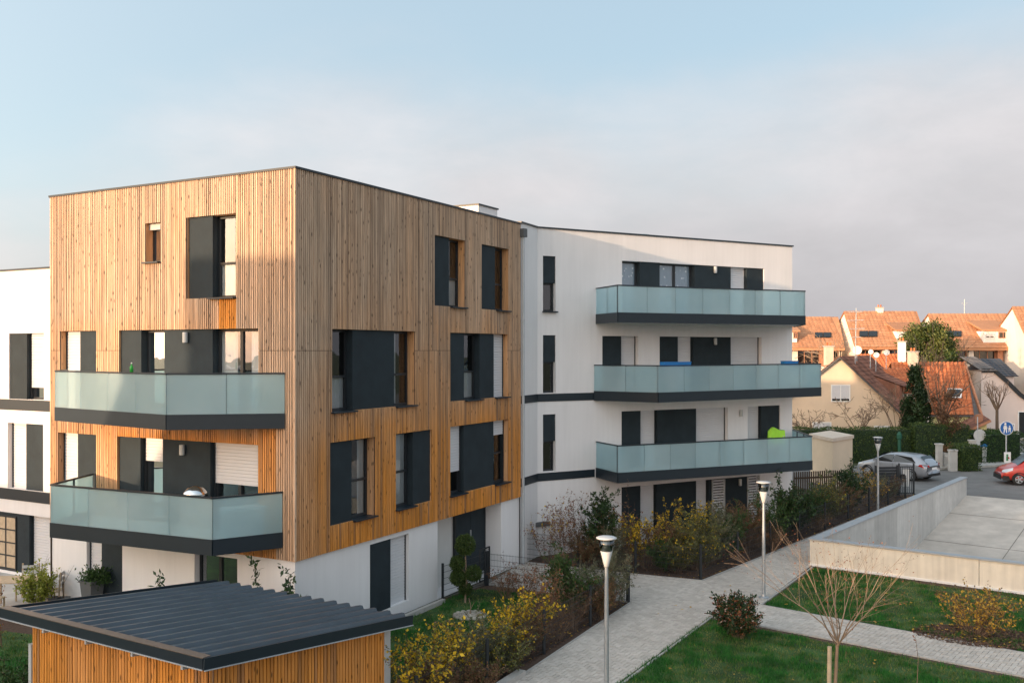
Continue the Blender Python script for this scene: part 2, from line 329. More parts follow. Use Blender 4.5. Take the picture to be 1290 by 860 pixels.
def star_mat():
    m = mat('curtain_spotted', (.40, .47, .56), rough=.9, var=.05); t = m.node_tree; n = t.nodes; l = t.links; b = n['Principled BSDF']
    co = n.new('ShaderNodeTexCoord'); vo = n.new('ShaderNodeTexVoronoi'); vo.inputs['Scale'].default_value = 5.5; l.new(co.outputs['Object'], vo.inputs['Vector'])
    r = n.new('ShaderNodeMapRange'); r.inputs[1].default_value = .16; r.inputs[2].default_value = .24; r.inputs[3].default_value = 1; r.inputs[4].default_value = 0; l.new(vo.outputs['Distance'], r.inputs[0])
    mx = n.new('ShaderNodeMix'); mx.data_type = 'RGBA'; l.new(r.outputs[0], mx.inputs[0]); src = b.inputs['Base Color'].links[0].from_socket; l.new(src, mx.inputs[6]); mx.inputs[7].default_value = (.9, .9, .92, 1); l.new(mx.outputs[2], b.inputs['Base Color']); return m
M['curtain_star'] = star_mat()
M['glass'] = glass_mat('window_glass')
def frosted():
    m = bpy.data.materials.new('frosted_glass'); m.use_nodes = True; t = m.node_tree; n = t.nodes; l = t.links; b = n['Principled BSDF']; o = n['Material Output']
    co = n.new('ShaderNodeTexCoord'); nz = n.new('ShaderNodeTexNoise'); nz.inputs['Scale'].default_value = .9; nz.inputs['Detail'].default_value = 3; l.new(co.outputs['Object'], nz.inputs['Vector'])
    oi = n.new('ShaderNodeObjectInfo')
    ad = n.new('ShaderNodeMath'); ad.operation = 'MULTIPLY_ADD'; l.new(oi.outputs['Random'], ad.inputs[0]); ad.inputs[1].default_value = .25; l.new(nz.outputs[0], ad.inputs[2])
    cr = n.new('ShaderNodeMapRange'); cr.inputs[1].default_value = .3; cr.inputs[2].default_value = 1.05; l.new(ad.outputs[0], cr.inputs[0])
    mx = n.new('ShaderNodeMix'); mx.data_type = 'RGBA'; mx.inputs[6].default_value = (.44, .575, .625, 1); mx.inputs[7].default_value = (.72, .83, .86, 1); l.new(cr.outputs[0], mx.inputs[0])
    l.new(mx.outputs[2], b.inputs['Base Color']); b.inputs['Roughness'].default_value = .2; b.inputs['Specular IOR Level'].default_value = .8
    tl = n.new('ShaderNodeBsdfTranslucent'); tl.inputs[0].default_value = (.66, .84, .88, 1)
    gt = n.new('ShaderNodeBsdfRefraction'); gt.inputs['IOR'].default_value = 1.02; gt.inputs['Roughness'].default_value = .17; gt.inputs[0].default_value = (.74, .90, .93, 1)
    m1 = n.new('ShaderNodeMixShader'); m1.inputs[0].default_value = .45; l.new(b.outputs[0], m1.inputs[1]); l.new(tl.outputs[0], m1.inputs[2])
    m2 = n.new('ShaderNodeMixShader'); m2.inputs[0].default_value = .46; l.new(m1.outputs[0], m2.inputs[1]); l.new(gt.outputs[0], m2.inputs[2]); l.new(m2.outputs[0], o.inputs[0])
    return m
M['frost'] = frosted()
def paint(name, col, metal=.3):
    m = mat(name, col, rough=.32, metal=metal, var=.03, spec=.5); b = m.node_tree.nodes['Principled BSDF']; b.inputs['Coat Weight'].default_value = .8; b.inputs['Coat Roughness'].default_value = .06; return m
M['car_silver'] = paint('silver_paint', (.36, .37, .40), .4); M['car_red'] = paint('red_paint', (.52, .035, .02), .15)
M['car_glass'] = mat('car_glass', (.015, .018, .02), rough=.06, spec=.8, var=.0)
M['taillight'] = mat('taillight', (.45, .02, .015), rough=.2); M['headlight'] = mat('headlight', (.6, .62, .64), rough=.15, metal=.3)
def corrug_mat():
    m = mat('sheet_roof', (.055, .075, .095), rough=.36, var=.16, scale=1.6, stretch=(1, 1, 1), spec=.5, big=.7); return m
M['sheet'] = corrug_mat(); M['flash'] = mat('brown_flashing', (.13, .10, .08), rough=.5, var=.2, scale=4)

# ------------------------------------------------------------------ building plan
C_ = (-5.03, 21.95); R_ = (.27, 31.70); L_ = (-12.76, 26.15)
FR = Face(C_, R_)                    # right face of the timber block, s from the corner
FL = Face(C_, L_, flip=True)         # left face of the timber block
BND = (.89, 33.07); WE = (11.58, 39.10)
FW0 = Face((.272, 31.71), BND); FW = Face(BND, WE)
LA = (-12.2, 27.55); FV = Face(LA, (LA[0] - .878 * 12, LA[1] + .478 * 12), flip=True)   # left white wing
TOP = {3: 10.50, 2: 7.72, 1: 4.95, 0: 2.16}
BOTW = {3: 8.48, 2: 5.69, 1: 2.92, 0: .25}; BOTD = {3: 8.32, 2: 5.55, 1: 2.78, 0: .06}
ZRAIL = {3: 9.45, 2: 6.68, 1: 3.91}; ZGL = {3: 8.50, 2: 5.73, 1: 2.96}; ZFB = {3: 8.15, 2: 5.38, 1: 2.60}
WOODB, WOODT, JOINT = 2.30, 11.43, 7.19

def sheet_cells(s0, s1, z0, z1, holes):
    S = sorted({s0, s1, *[min(max(h[i], s0), s1) for h in holes for i in (0, 1)]}); Z = sorted({z0, z1, *[min(max(h[i], z0), z1) for h in holes for i in (2, 3)]})
    for a, b in zip(S, S[1:]):
        run = None
        for c, d in zip(Z, Z[1:]):
            ms, mz = (a + b) / 2, (c + d) / 2
            solid = not any(h[0] < ms < h[1] and h[2] < mz < h[3] for h in holes)
            if solid: run = (run[0], d) if run else (c, d)
            elif run: yield (a, b, *run); run = None
            if not solid: run = None
        if run: yield (a, b, *run)
def wall_sheet(name, fc, s0, s1, z0, z1, holes, m, parent, d=0.0, depth=.42, reveal_m=None):
    mb = MB()
    for a, b, c, e in sheet_cells(s0, s1, z0, z1, holes): mb.quad(fc.pt(a, c, d), fc.pt(b, c, d), fc.pt(b, e, d), fc.pt(a, e, d), .5)
    rv = MB() if reveal_m else mb
    for h in holes:
        a, b, c, e = h[:4]; dd = h[4] if len(h) > 4 else depth
        for u in (a, b): rv.quad(fc.pt(u, c, d), fc.pt(u, e, d), fc.pt(u, e, d + dd), fc.pt(u, c, d + dd))
        for z in (c, e): rv.quad(fc.pt(a, z, d), fc.pt(b, z, d), fc.pt(b, z, d + dd), fc.pt(a, z, d + dd))
    o = obj(name, mb, m, parent)
    if reveal_m:
        rv.a = [.5] * len(rv.v); obj('reveal', rv, reveal_m, o)
    return o
def shutter(fc, s0, s1, z0, z1, d):
    "roller shutter: every lath bowed, with a shadow line between"
    mb = MB(); z = z1; p = .082
    while z > z0 + .001:
        zb = max(z - p, z0)
        a, b = [(s0, s1)][0]
        q = [fc.pt(a, z, d), fc.pt(b, z, d), fc.pt(b, z - .008, d), fc.pt(a, z - .008, d)]
        V = [fc.pt(a, z, d + .02), fc.pt(b, z, d + .02), fc.pt(b, z - (z - zb) * .2, d), fc.pt(a, z - (z - zb) * .2, d), fc.pt(b, zb, d - .002), fc.pt(a, zb, d - .002), fc.pt(b, zb, d + .02), fc.pt(a, zb, d + .02)]
        mb.add(V, [(0, 1, 2, 3), (3, 2, 4, 5), (5, 4, 6, 7)]); z = zb
    return mb
def window(parent, fc, s0, s1, z0, z1, d=.22, shut=0.0, curtain=0, transom=None, mull=0, sill=True, blind=0, name='window', interior=True):
    fr = MB(); w = .065
    gz1 = z1 - shut * (z1 - z0)
    a, b = min(s0, s1), max(s0, s1)
    for u in (a, b - w): fr.fbox(fc, u, u + w, z0, z1, d, d + .06)
    fr.fbox(fc, a + w, b - w, z0, z0 + w, d, d + .06); fr.fbox(fc, a + w, b - w, z1 - w, z1, d, d + .06)
    if transom: fr.fbox(fc, a + w, b - w, z0 + transom - .03, z0 + transom + .03, d - .01, d + .05)
    for k in range(mull):
        u = a + (b - a) * (k + 1) / (mull + 1); fr.fbox(fc, u - .045, u + .045, z0 + w, z1 - w, d - .008, d + .05)
    o = obj(name, fr, M['frame'], parent)
    if shut < .99:
        zc = [z0 + w] + ([z0 + transom] if transom else []) + [z1 - w]
        uc = [a + w] + [a + (b - a) * (k + 1) / (mull + 1) for k in range(mull)] + [b - w]
        for ua, ub in zip(uc, uc[1:]):
            for za, zb in zip(zc, zc[1:]):
                if za > gz1: continue
                jj = random.uniform(-.004, .004)
                p = MB().add([fc.pt(ua, za, d + .03), fc.pt(ub, za, d + .03 + jj), fc.pt(ub, zb, d + .03 + jj), fc.pt(ua, zb, d + .03)], [(0, 1, 2, 3)]); obj('pane', p, M['glass'], o)
        if interior:
            ib = MB()
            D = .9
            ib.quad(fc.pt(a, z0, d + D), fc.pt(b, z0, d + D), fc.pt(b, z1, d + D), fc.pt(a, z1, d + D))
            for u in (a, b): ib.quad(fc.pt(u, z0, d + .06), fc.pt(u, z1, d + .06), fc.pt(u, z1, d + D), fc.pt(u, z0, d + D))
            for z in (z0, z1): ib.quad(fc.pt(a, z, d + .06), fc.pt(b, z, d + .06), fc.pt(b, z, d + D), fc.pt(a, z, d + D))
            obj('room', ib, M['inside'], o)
        if curtain:
            # curtain: 1 full, 2 drawn to both sides, 3 lower half, 4 left only
            spans = {1: [(a, b, z0, z1)], 2: [(a, a + (b - a) * .34, z0, z1), (b - (b - a) * .36, b, z0, z1)], 3: [(a, b, z0, z0 + (transom or (z1 - z0) * .45))], 4: [(a, a + (b - a) * .5, z0, z1)]}[curtain]
            cb = MB()
            for ca, cb_, cz0, cz1 in spans:
                K = max(6, int((cb_ - ca) / .05)); V = []; 
                for i in range(K + 1):
                    u = ca + (cb_ - ca) * i / K; dd = d + .075 + .018 * math.sin(i * 2.1 + ca) + random.uniform(-.004, .004)
                    V += [fc.pt(u, cz0, dd), fc.pt(u, cz1, dd)]
                cb.add(V, [(2 * i, 2 * i + 2, 2 * i + 3, 2 * i + 1) for i in range(K)])
            obj('curtain', cb, M['curtain'], o, smooth=True)
    if shut > 0:
        obj('shutter', shutter(fc, a + .02, b - .02, gz1, z1, d - .045), M['shutter'], o)
        for u in (a + .004, b - .034): obj('guide_rail', MB().fbox(fc, u, u + .03, z0, z1, d - .07, d - .001), M['frame'], o)
    if blind:
        obj('blind_box', MB().fbox(fc, a, b, z1 - blind, z1, d - .12, d - .01), M['light_grey'], o)
    if sill:
        obj('sill', MB().fbox(fc, a - .03, b + .03, z0 - .035, z0 + .002, -.13, d + .02), M['metal'], o)
    return o
def bay(parent, fc, lvl, px0, px1, panels, gaps, z0=None, z1=None, pd=.035, rec=.22, holes=None, sill=True):
    """an opening px0..px1 wide: anthracite panels almost flush, the gaps between them hold recessed windows"""
    z1 = TOP[lvl] if z1 is None else z1; z0 = BOTW[lvl] if z0 is None else z0
    a, b = sorted((fc.s(px0), fc.s(px1)))
    pn = sorted(tuple(sorted((min(max(fc.s(p, pd), a), b), min(max(fc.s(q, pd), a), b)))) for p, q in panels)
    pn = [(a if abs(p - a) < .12 else p, b if abs(q - b) < .12 else q) for p, q in pn]
    if holes is not None: holes.append((a, b, z0, z1))
    for p, q in pn: obj('infill_panel', MB().fbox(fc, p + .002, q - .002, z0 + .002, z1 - .002, pd, rec + .12), M['panel'], parent)
    edges = [a] + [x for pq in pn for x in pq] + [b]; free = [(edges[i], edges[i + 1]) for i in range(0, len(edges), 2) if edges[i + 1] - edges[i] > .08]
    if fc is FL or fc is FV: free = free[::-1]          # px order is left to right
    for (u0, u1), g in zip(free, gaps):
        window(parent, fc, u0, u1, z0, z1, d=rec, sill=sill, **g)
    # lining behind the sill of the opening
    return a, b
def wall_lamp(parent, fc, px, py, d=.035):
    s = fc.s(px, d); Y = fc.pt(s, 0, d)[1]; z = H - (py - HY) * Y / FPX
    c = fc.pt(s, z, d - .07)
    o = obj('wall_lamp', MB().lathe((c[0], c[1], z - .13), [(.055, 0), (.065, .01), (.065, .25), (.055, .26)], 14), M['light_grey'], parent, smooth=False)
    obj('bracket', MB().fbox(fc, s - .03, s + .03, z - .05, z + .05, d - .05, d), M['grey_p'], o)
def balcony(parent, lvl, plan, closed_ends=(True, True), name='balcony', under='soffit', pw=1.15):
    """plan: outer outline from wall to wall (first and last points on the wall); slab, fascia, glass, rail"""
    zr, zg, zb = ZRAIL[lvl], ZGL[lvl], ZFB[lvl]
    slab = MB().prism([(p[0], p[1]) for p in plan], zb + .03, zg - .14)
    o = obj(name, slab, M[under], parent)
    cen = Vector((sum(p[0] for p in plan) / len(plan), sum(p[1] for p in plan) / len(plan)))
    fa = MB(); rail = MB(); post = MB()
    P = [Vector(p[:2]) for p in plan]
    for i in range(len(P) - 1):
        a, b = P[i], P[i + 1]; d = (b - a).normalized(); n = Vector((d.y, -d.x))
        if (cen - a).dot(n) > 0: n = -n
        ln = (b - a).length
        q = [a, b, b + n * .03, a + n * .03]
        fa.prism([(v.x, v.y) for v in q], zb, zg)
        rail.bar((a.x, a.y, zr - .02), (b.x, b.y, zr - .02), .06, .04)
        k = max(1, round(ln / pw)); gap = .005
        for j in range(k):
            u0, u1 = ln * j / k + gap, ln * (j + 1) / k - gap
            A = a + d * u0 + n * .012; B = a + d * u1 + n * .012
            g = MB().prism([(A.x, A.y), (B.x, B.y), (B.x - n.x * .012, B.y - n.y * .012), (A.x - n.x * .012, A.y - n.y * .012)], zg - .06, zr - .045)
            obj('glass_panel', g, M['frost'], o)
            if j > 0 or i > 0:
                q = a + d * (ln * j / k) - n * .035
                post.box((q.x, q.y, (zg + zr) / 2 - .05), (.03, .04, zr - zg + .05), math.atan2(d.y, d.x))
    obj('fascia', fa, M['metal'], o); obj('handrail', rail, M['metal'], o); obj('posts', post, M['metal'], o)
    return o
# slats -------------------------------------------------------------
def sub_iv(iv, cuts):
    out = [iv]
    for c0, c1 in cuts:
        nx = []
        for a, b in out:
            if c1 <= a or c0 >= b: nx.append((a, b)); continue
            if c0 > a: nx.append((a, c0))
            if c1 < b: nx.append((c1, b))
        out = nx
    return out
def cladding(fc, s0, s1, z0, z1, holes, agef, joints=(), pitch=.07, wdt=.048, th=.032):
    mb = MB(); s = s0 + .01; batch = random.random()
    while s + wdt < s1:
        if random.random() < .12: batch = random.random()
        w = wdt * random.uniform(.88, 1.1); c = s + w / 2
        cuts = [(h[2], h[3]) for h in holes if h[0] - .01 < c < h[1] + .01] + [(j - .006, j + .006) for j in joints]
        pieces = sorted(sub_iv((z0, z1), cuts)); t = random.random() ** 1.2 * .62 + .38 * batch
        for i, (a, b) in enumerate(pieces):
            if b - a < .03: continue
            if i and random.random() < .5: t = random.random() ** 1.2 * .62 + .38 * batch
            K = max(1, int((b - a) / .45)); V = []; A = []; pr = th + random.uniform(-.004, .004)
            for k in range(K + 1):
                z = a + (b - a) * k / K
                V += [fc.pt(s, z, 0), fc.pt(s, z, -pr), fc.pt(s + w, z, -pr), fc.pt(s + w, z, 0)]; A += [agef(c, z)] * 4
            F = [(4 * k + j, 4 * k + j + 1, 4 * k + j + 5, 4 * k + j + 4) for k in range(K) for j in range(3)]
            F += [(0, 1, 2, 3), (4 * K, 4 * K + 1, 4 * K + 2, 4 * K + 3)]
            mb.add(V, F, t, A)
        s += pitch * random.uniform(.97, 1.03)
    return mb
# ================================================================== TIMBER BLOCK
TB = thing('apartment_building', 'larch clad apartment block with anthracite window bays and two frosted glass balconies', 'building', (C_[0], C_[1], 0), 'wings of the apartment complex')
hL, hR, gL, gR = [], [], [], []
W_ = dict
# left face
bay(TB, FL, 3, 237, 297, [(237, 268)], [W_(transom=.85, curtain=3)], holes=hL)
sa, sb = sorted((FL.s(184), FL.s(202))); hL.append((sa, sb, 9.45, 10.45)); window(TB, FL, sa, sb, 9.45, 10.45, d=.22, blind=.16)
bay(TB, FL, 2, 77, 123, [(101, 123)], [W_(shut=1)], z0=BOTD[2], holes=hL, sill=False)
bay(TB, FL, 2, 151, 327, [(151, 178), (207, 268)], [W_(), W_(mull=1, curtain=2)], z0=BOTD[2], holes=hL, sill=False)
bay(TB, FL, 1, 74, 122, [(98, 122)], [W_(shut=1)], z0=BOTD[1], holes=hL, sill=False)
bay(TB, FL, 1, 149, 325, [(149, 177), (205, 265)], [W_(shut=.28), W_(shut=.47, mull=1)], z0=BOTD[1], holes=hL, sill=False)
wall_lamp(TB, FL, 236, 425); wall_lamp(TB, FL, 232, 566)
# right face
bay(TB, FR, 3, 546.4, 585, [(546.4, 565.6)], [W_(transom=.85, curtain=3)], holes=hR)
bay(TB, FR, 3, 606.6, 640, [(606.6, 623.6)], [W_(transom=.85)], holes=hR)
bay(TB, FR, 2, 417, 521.6, [(444, 496.6)], [W_(transom=.85, curtain=3), W_(transom=.85, curtain=4)], holes=hR)
bay(TB, FR, 2, 567, 639, [(567, 584.5), (604, 622)], [W_(transom=.85, curtain=3), W_(shut=1)], holes=hR)
bay(TB, FR, 1, 416, 471, [(416, 443)], [W_(transom=.95, curtain=2)], holes=hR)
bay(TB, FR, 1, 497.7, 543, [(520, 543)], [W_(transom=.95, curtain=1)], holes=hR)
bay(TB, FR, 1, 566, 639.7, [(584, 621.7)], [W_(shut=.68), W_(shut=.24, transom=.95)], holes=hR)
# ground floor of right face
bay(TB, FR, 0, 468, 517, [(468, 492)], [W_(shut=1)], z0=.32, holes=gR, pd=.06, sill=False)
e0, e1 = FR.s(553), FR.s(633)
gR.append((e0, e1, .02, 2.299, .72))
bay(TB, FL, 0, 107, 152, [(128, 152)], [W_(shut=1)], z0=.3, holes=gL, pd=.06)
bay(TB, FL, 0, 243, 297, [], [W_(shut=.0, mull=1)], z0=.3, holes=gL, pd=.06)
def ageR(s, z):
    a = .06 + .14 * min(1, max(0, (9.3 - z) / 1.5)) + .28 * min(1, max(0, (7.6 - z) / 1.5)) + .42 * min(1, max(0, (5.7 - z) / 1.2))
    if s < 1.6: a -= .38 * (1 - s / 1.6) * (1 if z < 8 else .4)
    for h in hR:
        if h[0] - .05 < s < h[1] + .05 and h[2] - .9 < z < h[2]: a += .3 * (1 - (h[2] - z) / 1.2)
    return a
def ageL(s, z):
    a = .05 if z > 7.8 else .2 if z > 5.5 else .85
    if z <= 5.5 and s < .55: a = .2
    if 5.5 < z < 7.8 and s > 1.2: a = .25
    if s < 2.4 and 5.5 < z < 7.8: a = .0  # greyer near the corner: weathering, plus cast shade put into the colour
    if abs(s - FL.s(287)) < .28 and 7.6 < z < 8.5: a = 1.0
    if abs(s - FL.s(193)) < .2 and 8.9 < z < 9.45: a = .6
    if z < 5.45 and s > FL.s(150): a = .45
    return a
wl = wall_sheet('wall', FR, 0, FR.len, WOODB + .01, WOODT - .03, hR, M['wood_dark'], TB, reveal_m=M['wood'])
obj('cladding', cladding(FR, -.03, FR.len, WOODB, WOODT - .02, hR, ageR, (JOINT,)), M['wood'], TB, stuff=True)
wl = wall_sheet('wall', FL, 0, FL.len, WOODB + .01, WOODT - .03, hL, M['wood_dark'], TB, reveal_m=M['wood'])
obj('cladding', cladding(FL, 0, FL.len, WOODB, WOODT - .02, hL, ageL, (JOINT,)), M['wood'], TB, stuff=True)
FB = Face(L_, (L_[0] + .478 * 11.1, L_[1] + .878 * 11.1), flip=True)     # hidden return on the far left side
obj('cladding', cladding(FB, 0, 11, WOODB, WOODT - .02, [], lambda s, z: .1, (JOINT,)), M['wood'], TB, stuff=True)
wall_sheet('wall', FB, .002, 11.09, 0, WOODT - .03, [], M['wood_dark'], TB)
wall_sheet('ground_floor_wall', FR, .05, FR.len - .02, 0, WOODB, gR, M['white'], TB, d=.05, depth=.40)
wall_sheet('ground_floor_wall', FL, .05, FL.len - .01, 0, WOODB, gL, M['white'], TB, d=.05, depth=.40)
obj('corner_pier', MB().fbox(FR, FR.len - .03, FR.len + .05, 0, WOODB - .02, .055, .4), M['white'], TB)
obj('corner_board', MB().fbox(FR, -.045, -.002, WOODB, WOODT - .02, -.04, .0), M['wood'], TB)
def quadplan(in_): # footprint inset from the faces
    nR, nL = FR.n, FL.n
    a = Vector(C_) - nR * in_ - nL * in_; b = Vector(R_) - nR * in_ + nL * 0; c = b + Vector((-.878, .478)) * 8.1; d = Vector(L_) - nL * in_ + Vector((.878, -.478)) * .1
    return [a, b, c, d]
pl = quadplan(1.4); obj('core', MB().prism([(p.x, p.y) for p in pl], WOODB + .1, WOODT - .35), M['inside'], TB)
pl = quadplan(.12); obj('roof', MB().prism([(p.x, p.y) for p in pl], WOODT - .34, WOODT - .30), M['roof'], TB)
obj('soffit', MB().prism([(p.x, p.y) for p in quadplan(.055)], WOODB - .02, WOODB + .008), M['soffit'], TB)
cp = MB(); cp.fbox(FR, -.06, FR.len, WOODT - .02, WOODT + .03, -.06, .30); cp.fbox(FL, .301, FL.len, WOODT - .02, WOODT + .03, -.06, .30)
cp.fbox(FB, .0, 11, WOODT - .02, WOODT + .029, -.06, .30); obj('parapet_cap', cp, M['metal'], TB)
# entrance recess
rb = .72
ent = MB(); ent.quad(FR.pt(e0, .02, rb), FR.pt(e1, .02, rb), FR.pt(e1, 2.3, rb), FR.pt(e0, 2.3, rb)); obj('entrance_wall', ent, M['soffit'], TB)
da, db = FR.s(574, rb - .08), FR.s(610, rb - .08)
dr = MB()
for u0, u1 in ((da, (da + db) / 2 - .005), ((da + db) / 2 + .005, db)): dr.fbox(FR, u0, u1, .05, 2.15, rb - .09, rb - .03)
dob = obj('entrance_door', dr, M['panel'], TB); obj('handle', MB().fbox(FR, (da + db) / 2 - .06, (da + db) / 2 - .03, .8, 1.5, rb - .14, rb - .1), M['zinc'], dob)
obj('door_jamb', MB().fbox(FR, da - .06, da - .005, .03, 2.2, rb - .1, rb - .02), M['frame'], dob); obj('door_jamb', MB().fbox(FR, db + .005, db + .06, .03, 2.2, rb - .1, rb - .02), M['frame'], dob)
# balconies
def gp(px, Y): return (XY(px, Y), Y)
def onw(fc, px): p = fc.pt(fc.s(px), 0, -.035); return (p[0], p[1])
wl70 = FL.pt(FL.s(78), 0, -.035)
balcony(TB, 2, [(-12.13, 25.78), gp(70, 24.5), gp(210, 21.6), onw(FL, 360)], under='soffit')
balcony(TB, 1, [(-11.20, 25.28), gp(64, 23.3), gp(268, 21.2), onw(FL, 357)], under='soffit')
# downpipe between the blocks
p0 = FR.pt(FR.len + .03, 0, -.10)
dp = thing('downpipe', 'zinc downpipe with hopper box in the corner between timber and white blocks', 'pipe', (p0[0], p0[1], 0))
obj('pipe', MB().tube([(p0[0], p0[1], .05), (p0[0], p0[1], 11.0)], .05, 10), M['zinc'], dp, smooth=True)
obj('hopper', MB().box((p0[0], p0[1], 11.12), (.2, .2, .28), .9), M['grey_p'], dp)
obj('clips', MB().box((p0[0], p0[1], 2.4), (.13, .13, .03)).box((p0[0], p0[1], 5.3), (.13, .13, .03)).box((p0[0], p0[1], 8.2), (.13, .13, .03)), M['zinc'], dp)
# ================================================================== WHITE WING (right)
WB = thing('apartment_building', 'white rendered apartment wing with three long frosted glass balconies', 'building', (BND[0], BND[1], 0), 'wings of the apartment complex')
hW = []; WT = 11.47
for lv, (ya, yb, yc) in {3: (322, 356, 392), 2: (422, 456, 495), 1: (522, 556, 594)}.items():
    a, b = FW.s(684), FW.s(700); Y = FW.pt(a, 0)[1]; zz = [H - (y - HY) * Y / FPX for y in (ya, yb, yc)]
    hW.append((a, b, zz[2], zz[0])); obj('infill_panel', MB().fbox(FW, a + .003, b - .003, zz[1], zz[0] - .003, .04, .3), M['panel'], WB)
    window(WB, FW, a, b, zz[2], zz[1], d=.16, sill=(lv == 3))
K = dict(sill=False, rec=.24, pd=.05, holes=hW)
bay(WB, FW, 3, 783.6, 962.5, [(806, 831), (875, 920.6), (941, 962.5)], [W_(curtain=1), W_(mull=1, curtain=1), W_(shut=1)], z0=BOTD[3], **K)
bay(WB, FW, 2, 758.8, 804, [(758.8, 782.6)], [W_(shut=1)], z0=BOTD[2], **K)
bay(WB, FW, 2, 831, 959.4, [(831, 854), (873.5, 920.6)], [W_(shut=1), W_(shut=1)], z0=BOTD[2], **K)
bay(WB, FW, 1, 783, 917, [(783, 807), (828, 877)], [W_(shut=1), W_(shut=1)], z0=BOTD[1], **K)
bay(WB, FW, 1, 942, 982.7, [(959, 982.7)], [W_(shut=1)], z0=BOTD[1], **K)
bay(WB, FW, 0, 783, 957.6, [(784, 806.8), (827, 877), (893, 896.5), (913, 941)], [W_(shut=1), W_(shut=1), W_(), W_()], z0=BOTD[0], **K)
for o_ in [x for x in WB.children if x.name.startswith('window')]:
    for c_ in o_.children:
        if c_.name.startswith('curtain'): c_.data.materials[0] = M['curtain_star']
for px in (899.8,): wall_lamp(WB, FW, px, 340, .05); wall_lamp(WB, FW, px, 430, .05)
wall_lamp(WB, FW, 932, 520, 0); wall_lamp(WB, FW, 931, 607, .05)
for pa, pb in ((897, 913), (941.5, 956.5)):           # louvred privacy screens
    a, b = FW.s(pa, .05), FW.s(pb, .05); sc = obj('privacy_screen', MB().fbox(FW, a, a + .04, .1, 2.12, .02, .09).fbox(FW, b - .04, b, .1, 2.12, .02, .09), M['light_grey'], WB)
    lm = MB()
    for k in range(19):
        z = .16 + k * .105; lm.add([FW.pt(a + .04, z, .03), FW.pt(b - .04, z, .03), FW.pt(b - .04, z + .06, .08), FW.pt(a + .04, z + .06, .08)], [(0, 1, 2, 3)])
    obj('louvres', lm, M['shutter'], sc, stuff=True)
wall_sheet('wall', FW, 0, FW.len, 0, WT, hW, M['white'], WB, depth=.36)
wall_sheet('wall', FW0, 0, FW0.len, 0, WT, [], M['white'], WB)
FE = Face(WE, (WE[0] - FW.n.x * 10, WE[1] - FW.n.y * 10)); wall_sheet('end_wall', FE, 0, 10, 0, WT, [], M['white'], WB)
nW = FW.n
wing = [Vector(BND) - nW * 1.4 + FW.e * .2, Vector(WE) - nW * 1.4 - FW.e * .1, Vector(WE) - nW * 9.9 - FW.e * .1, Vector((-5.6, 41.2)), Vector((-3.6, 34.2))]
obj('core', MB().prism([(p.x, p.y) for p in wing], .1, WT - .35), M['inside'], WB)
wing2 = [Vector((.2, 31.95)), Vector(BND) - nW * .2, Vector(WE) - nW * .2 - FW.e * .1, Vector(WE) - nW * 9.9 - FW.e * .1, Vector((-5.6, 41.2)), Vector((-3.9, 34.05))]
obj('roof', MB().prism([(p.x, p.y) for p in wing2], WT - .36, WT - .30), M['roof'], WB)
wb_ = MB(); b1, b2 = Vector(WE) - nW * 10, wing2[4]
for a, b in ((b1, b2), (b2, wing2[5])): wb_.quad((a.x, a.y, 0), (b.x, b.y, 0), (b.x, b.y, WT - .02), (a.x, a.y, WT - .02))
obj('rear_wall', wb_, M['white'], WB)
cp = MB(); cp.fbox(FW, .04, FW.len + .04, WT, WT + .05, -.05, .28); cp.fbox(FW0, 0, FW0.len, WT + .001, WT + .05, -.05, .2); cp.fbox(FE, .29, 10, WT, WT + .05, -.04, .28); obj('parapet_cap', cp, M['metal'], WB)
bd = MB()
for lv in (2, 1):
    obj('floor_band', MB().fbox(FW, 0.0, FW.s(749) - .01, ZFB[lv] + .02, ZGL[lv] - .06, -.025, -.001), M['metal'], WB); obj('floor_band', MB().fbox(FW0, .02, FW0.len + .015, ZFB[lv] + .02, ZGL[lv] - .06, -.025, -.001), M['metal'], WB)
we = (WE[0] + .03, WE[1] - .02)
balcony(WB, 3, [onw(FW, 750.7), gp(778.6, 32.5), gp(1014, 35.8), (WE[0] + .12, WE[1] + .25)])
balcony(WB, 2, [onw(FW, 747.9), gp(829, 32.9), gp(1034, 37.5), (WE[0] + .12, WE[1] + .9)])
balcony(WB, 1, [onw(FW, 750.7), gp(778.4, 32.8), gp(1022.7, 36.4), (WE[0] + .12, WE[1] + .5)])
# vent outlet low on the wing
s_ = FW.s(682); obj('wall_vent', MB().fbox(FW, s_ - .3, s_ + .3, 1.05, 1.2, -.12, -.001), M['grey_p'], WB)
# roof furniture
def roof_item(name, label, cat, px, Y, z0, sz, m, rz=0, cap=None):
    t = thing(name, label, cat, (XY(px, Y), Y, z0)); x = XY(px, Y)
    obj('housing', MB().box((x, Y, z0 + sz[2] / 2), sz, rz), M[m], t)
    if cap: obj('lid', MB().box((x, Y, z0 + sz[2] + .025), (sz[0] + .08, sz[1] + .08, .05), rz), M[cap], t)
    return t
roof_item('roof_hatch', 'white stair hatch box with dark metal lid on the timber block roof', 'roof hatch', 596, 33.0, 11.1, (1.3, 1.2, 1.03), 'white', 1.07, 'metal')
t = roof_item('skylight', 'blue tinted dome skylight on the white wing roof', 'skylight', 808, 38.5, 11.1, (1.1, 1.0, .55), 'zinc', .5)
x, Y = XY(808, 38.5), 38.5
obj('dome', MB().lathe((x, Y, 11.65), [(.55, 0), (.5, .12), (.3, .24), (.05, .27)], 16), M['frost'], t, smooth=True)
roof_item('roof_vent', 'low pale grey vent box on the white wing roof', 'roof vent', 857, 39.5, 11.1, (.8, .7, .55), 'zinc', .5, 'metal')
t = roof_item('duct', 'long low grey duct running behind the white wing parapet', 'duct', 752, 37.0, 11.1, (4.4, .35, .52), 'zinc', .51)
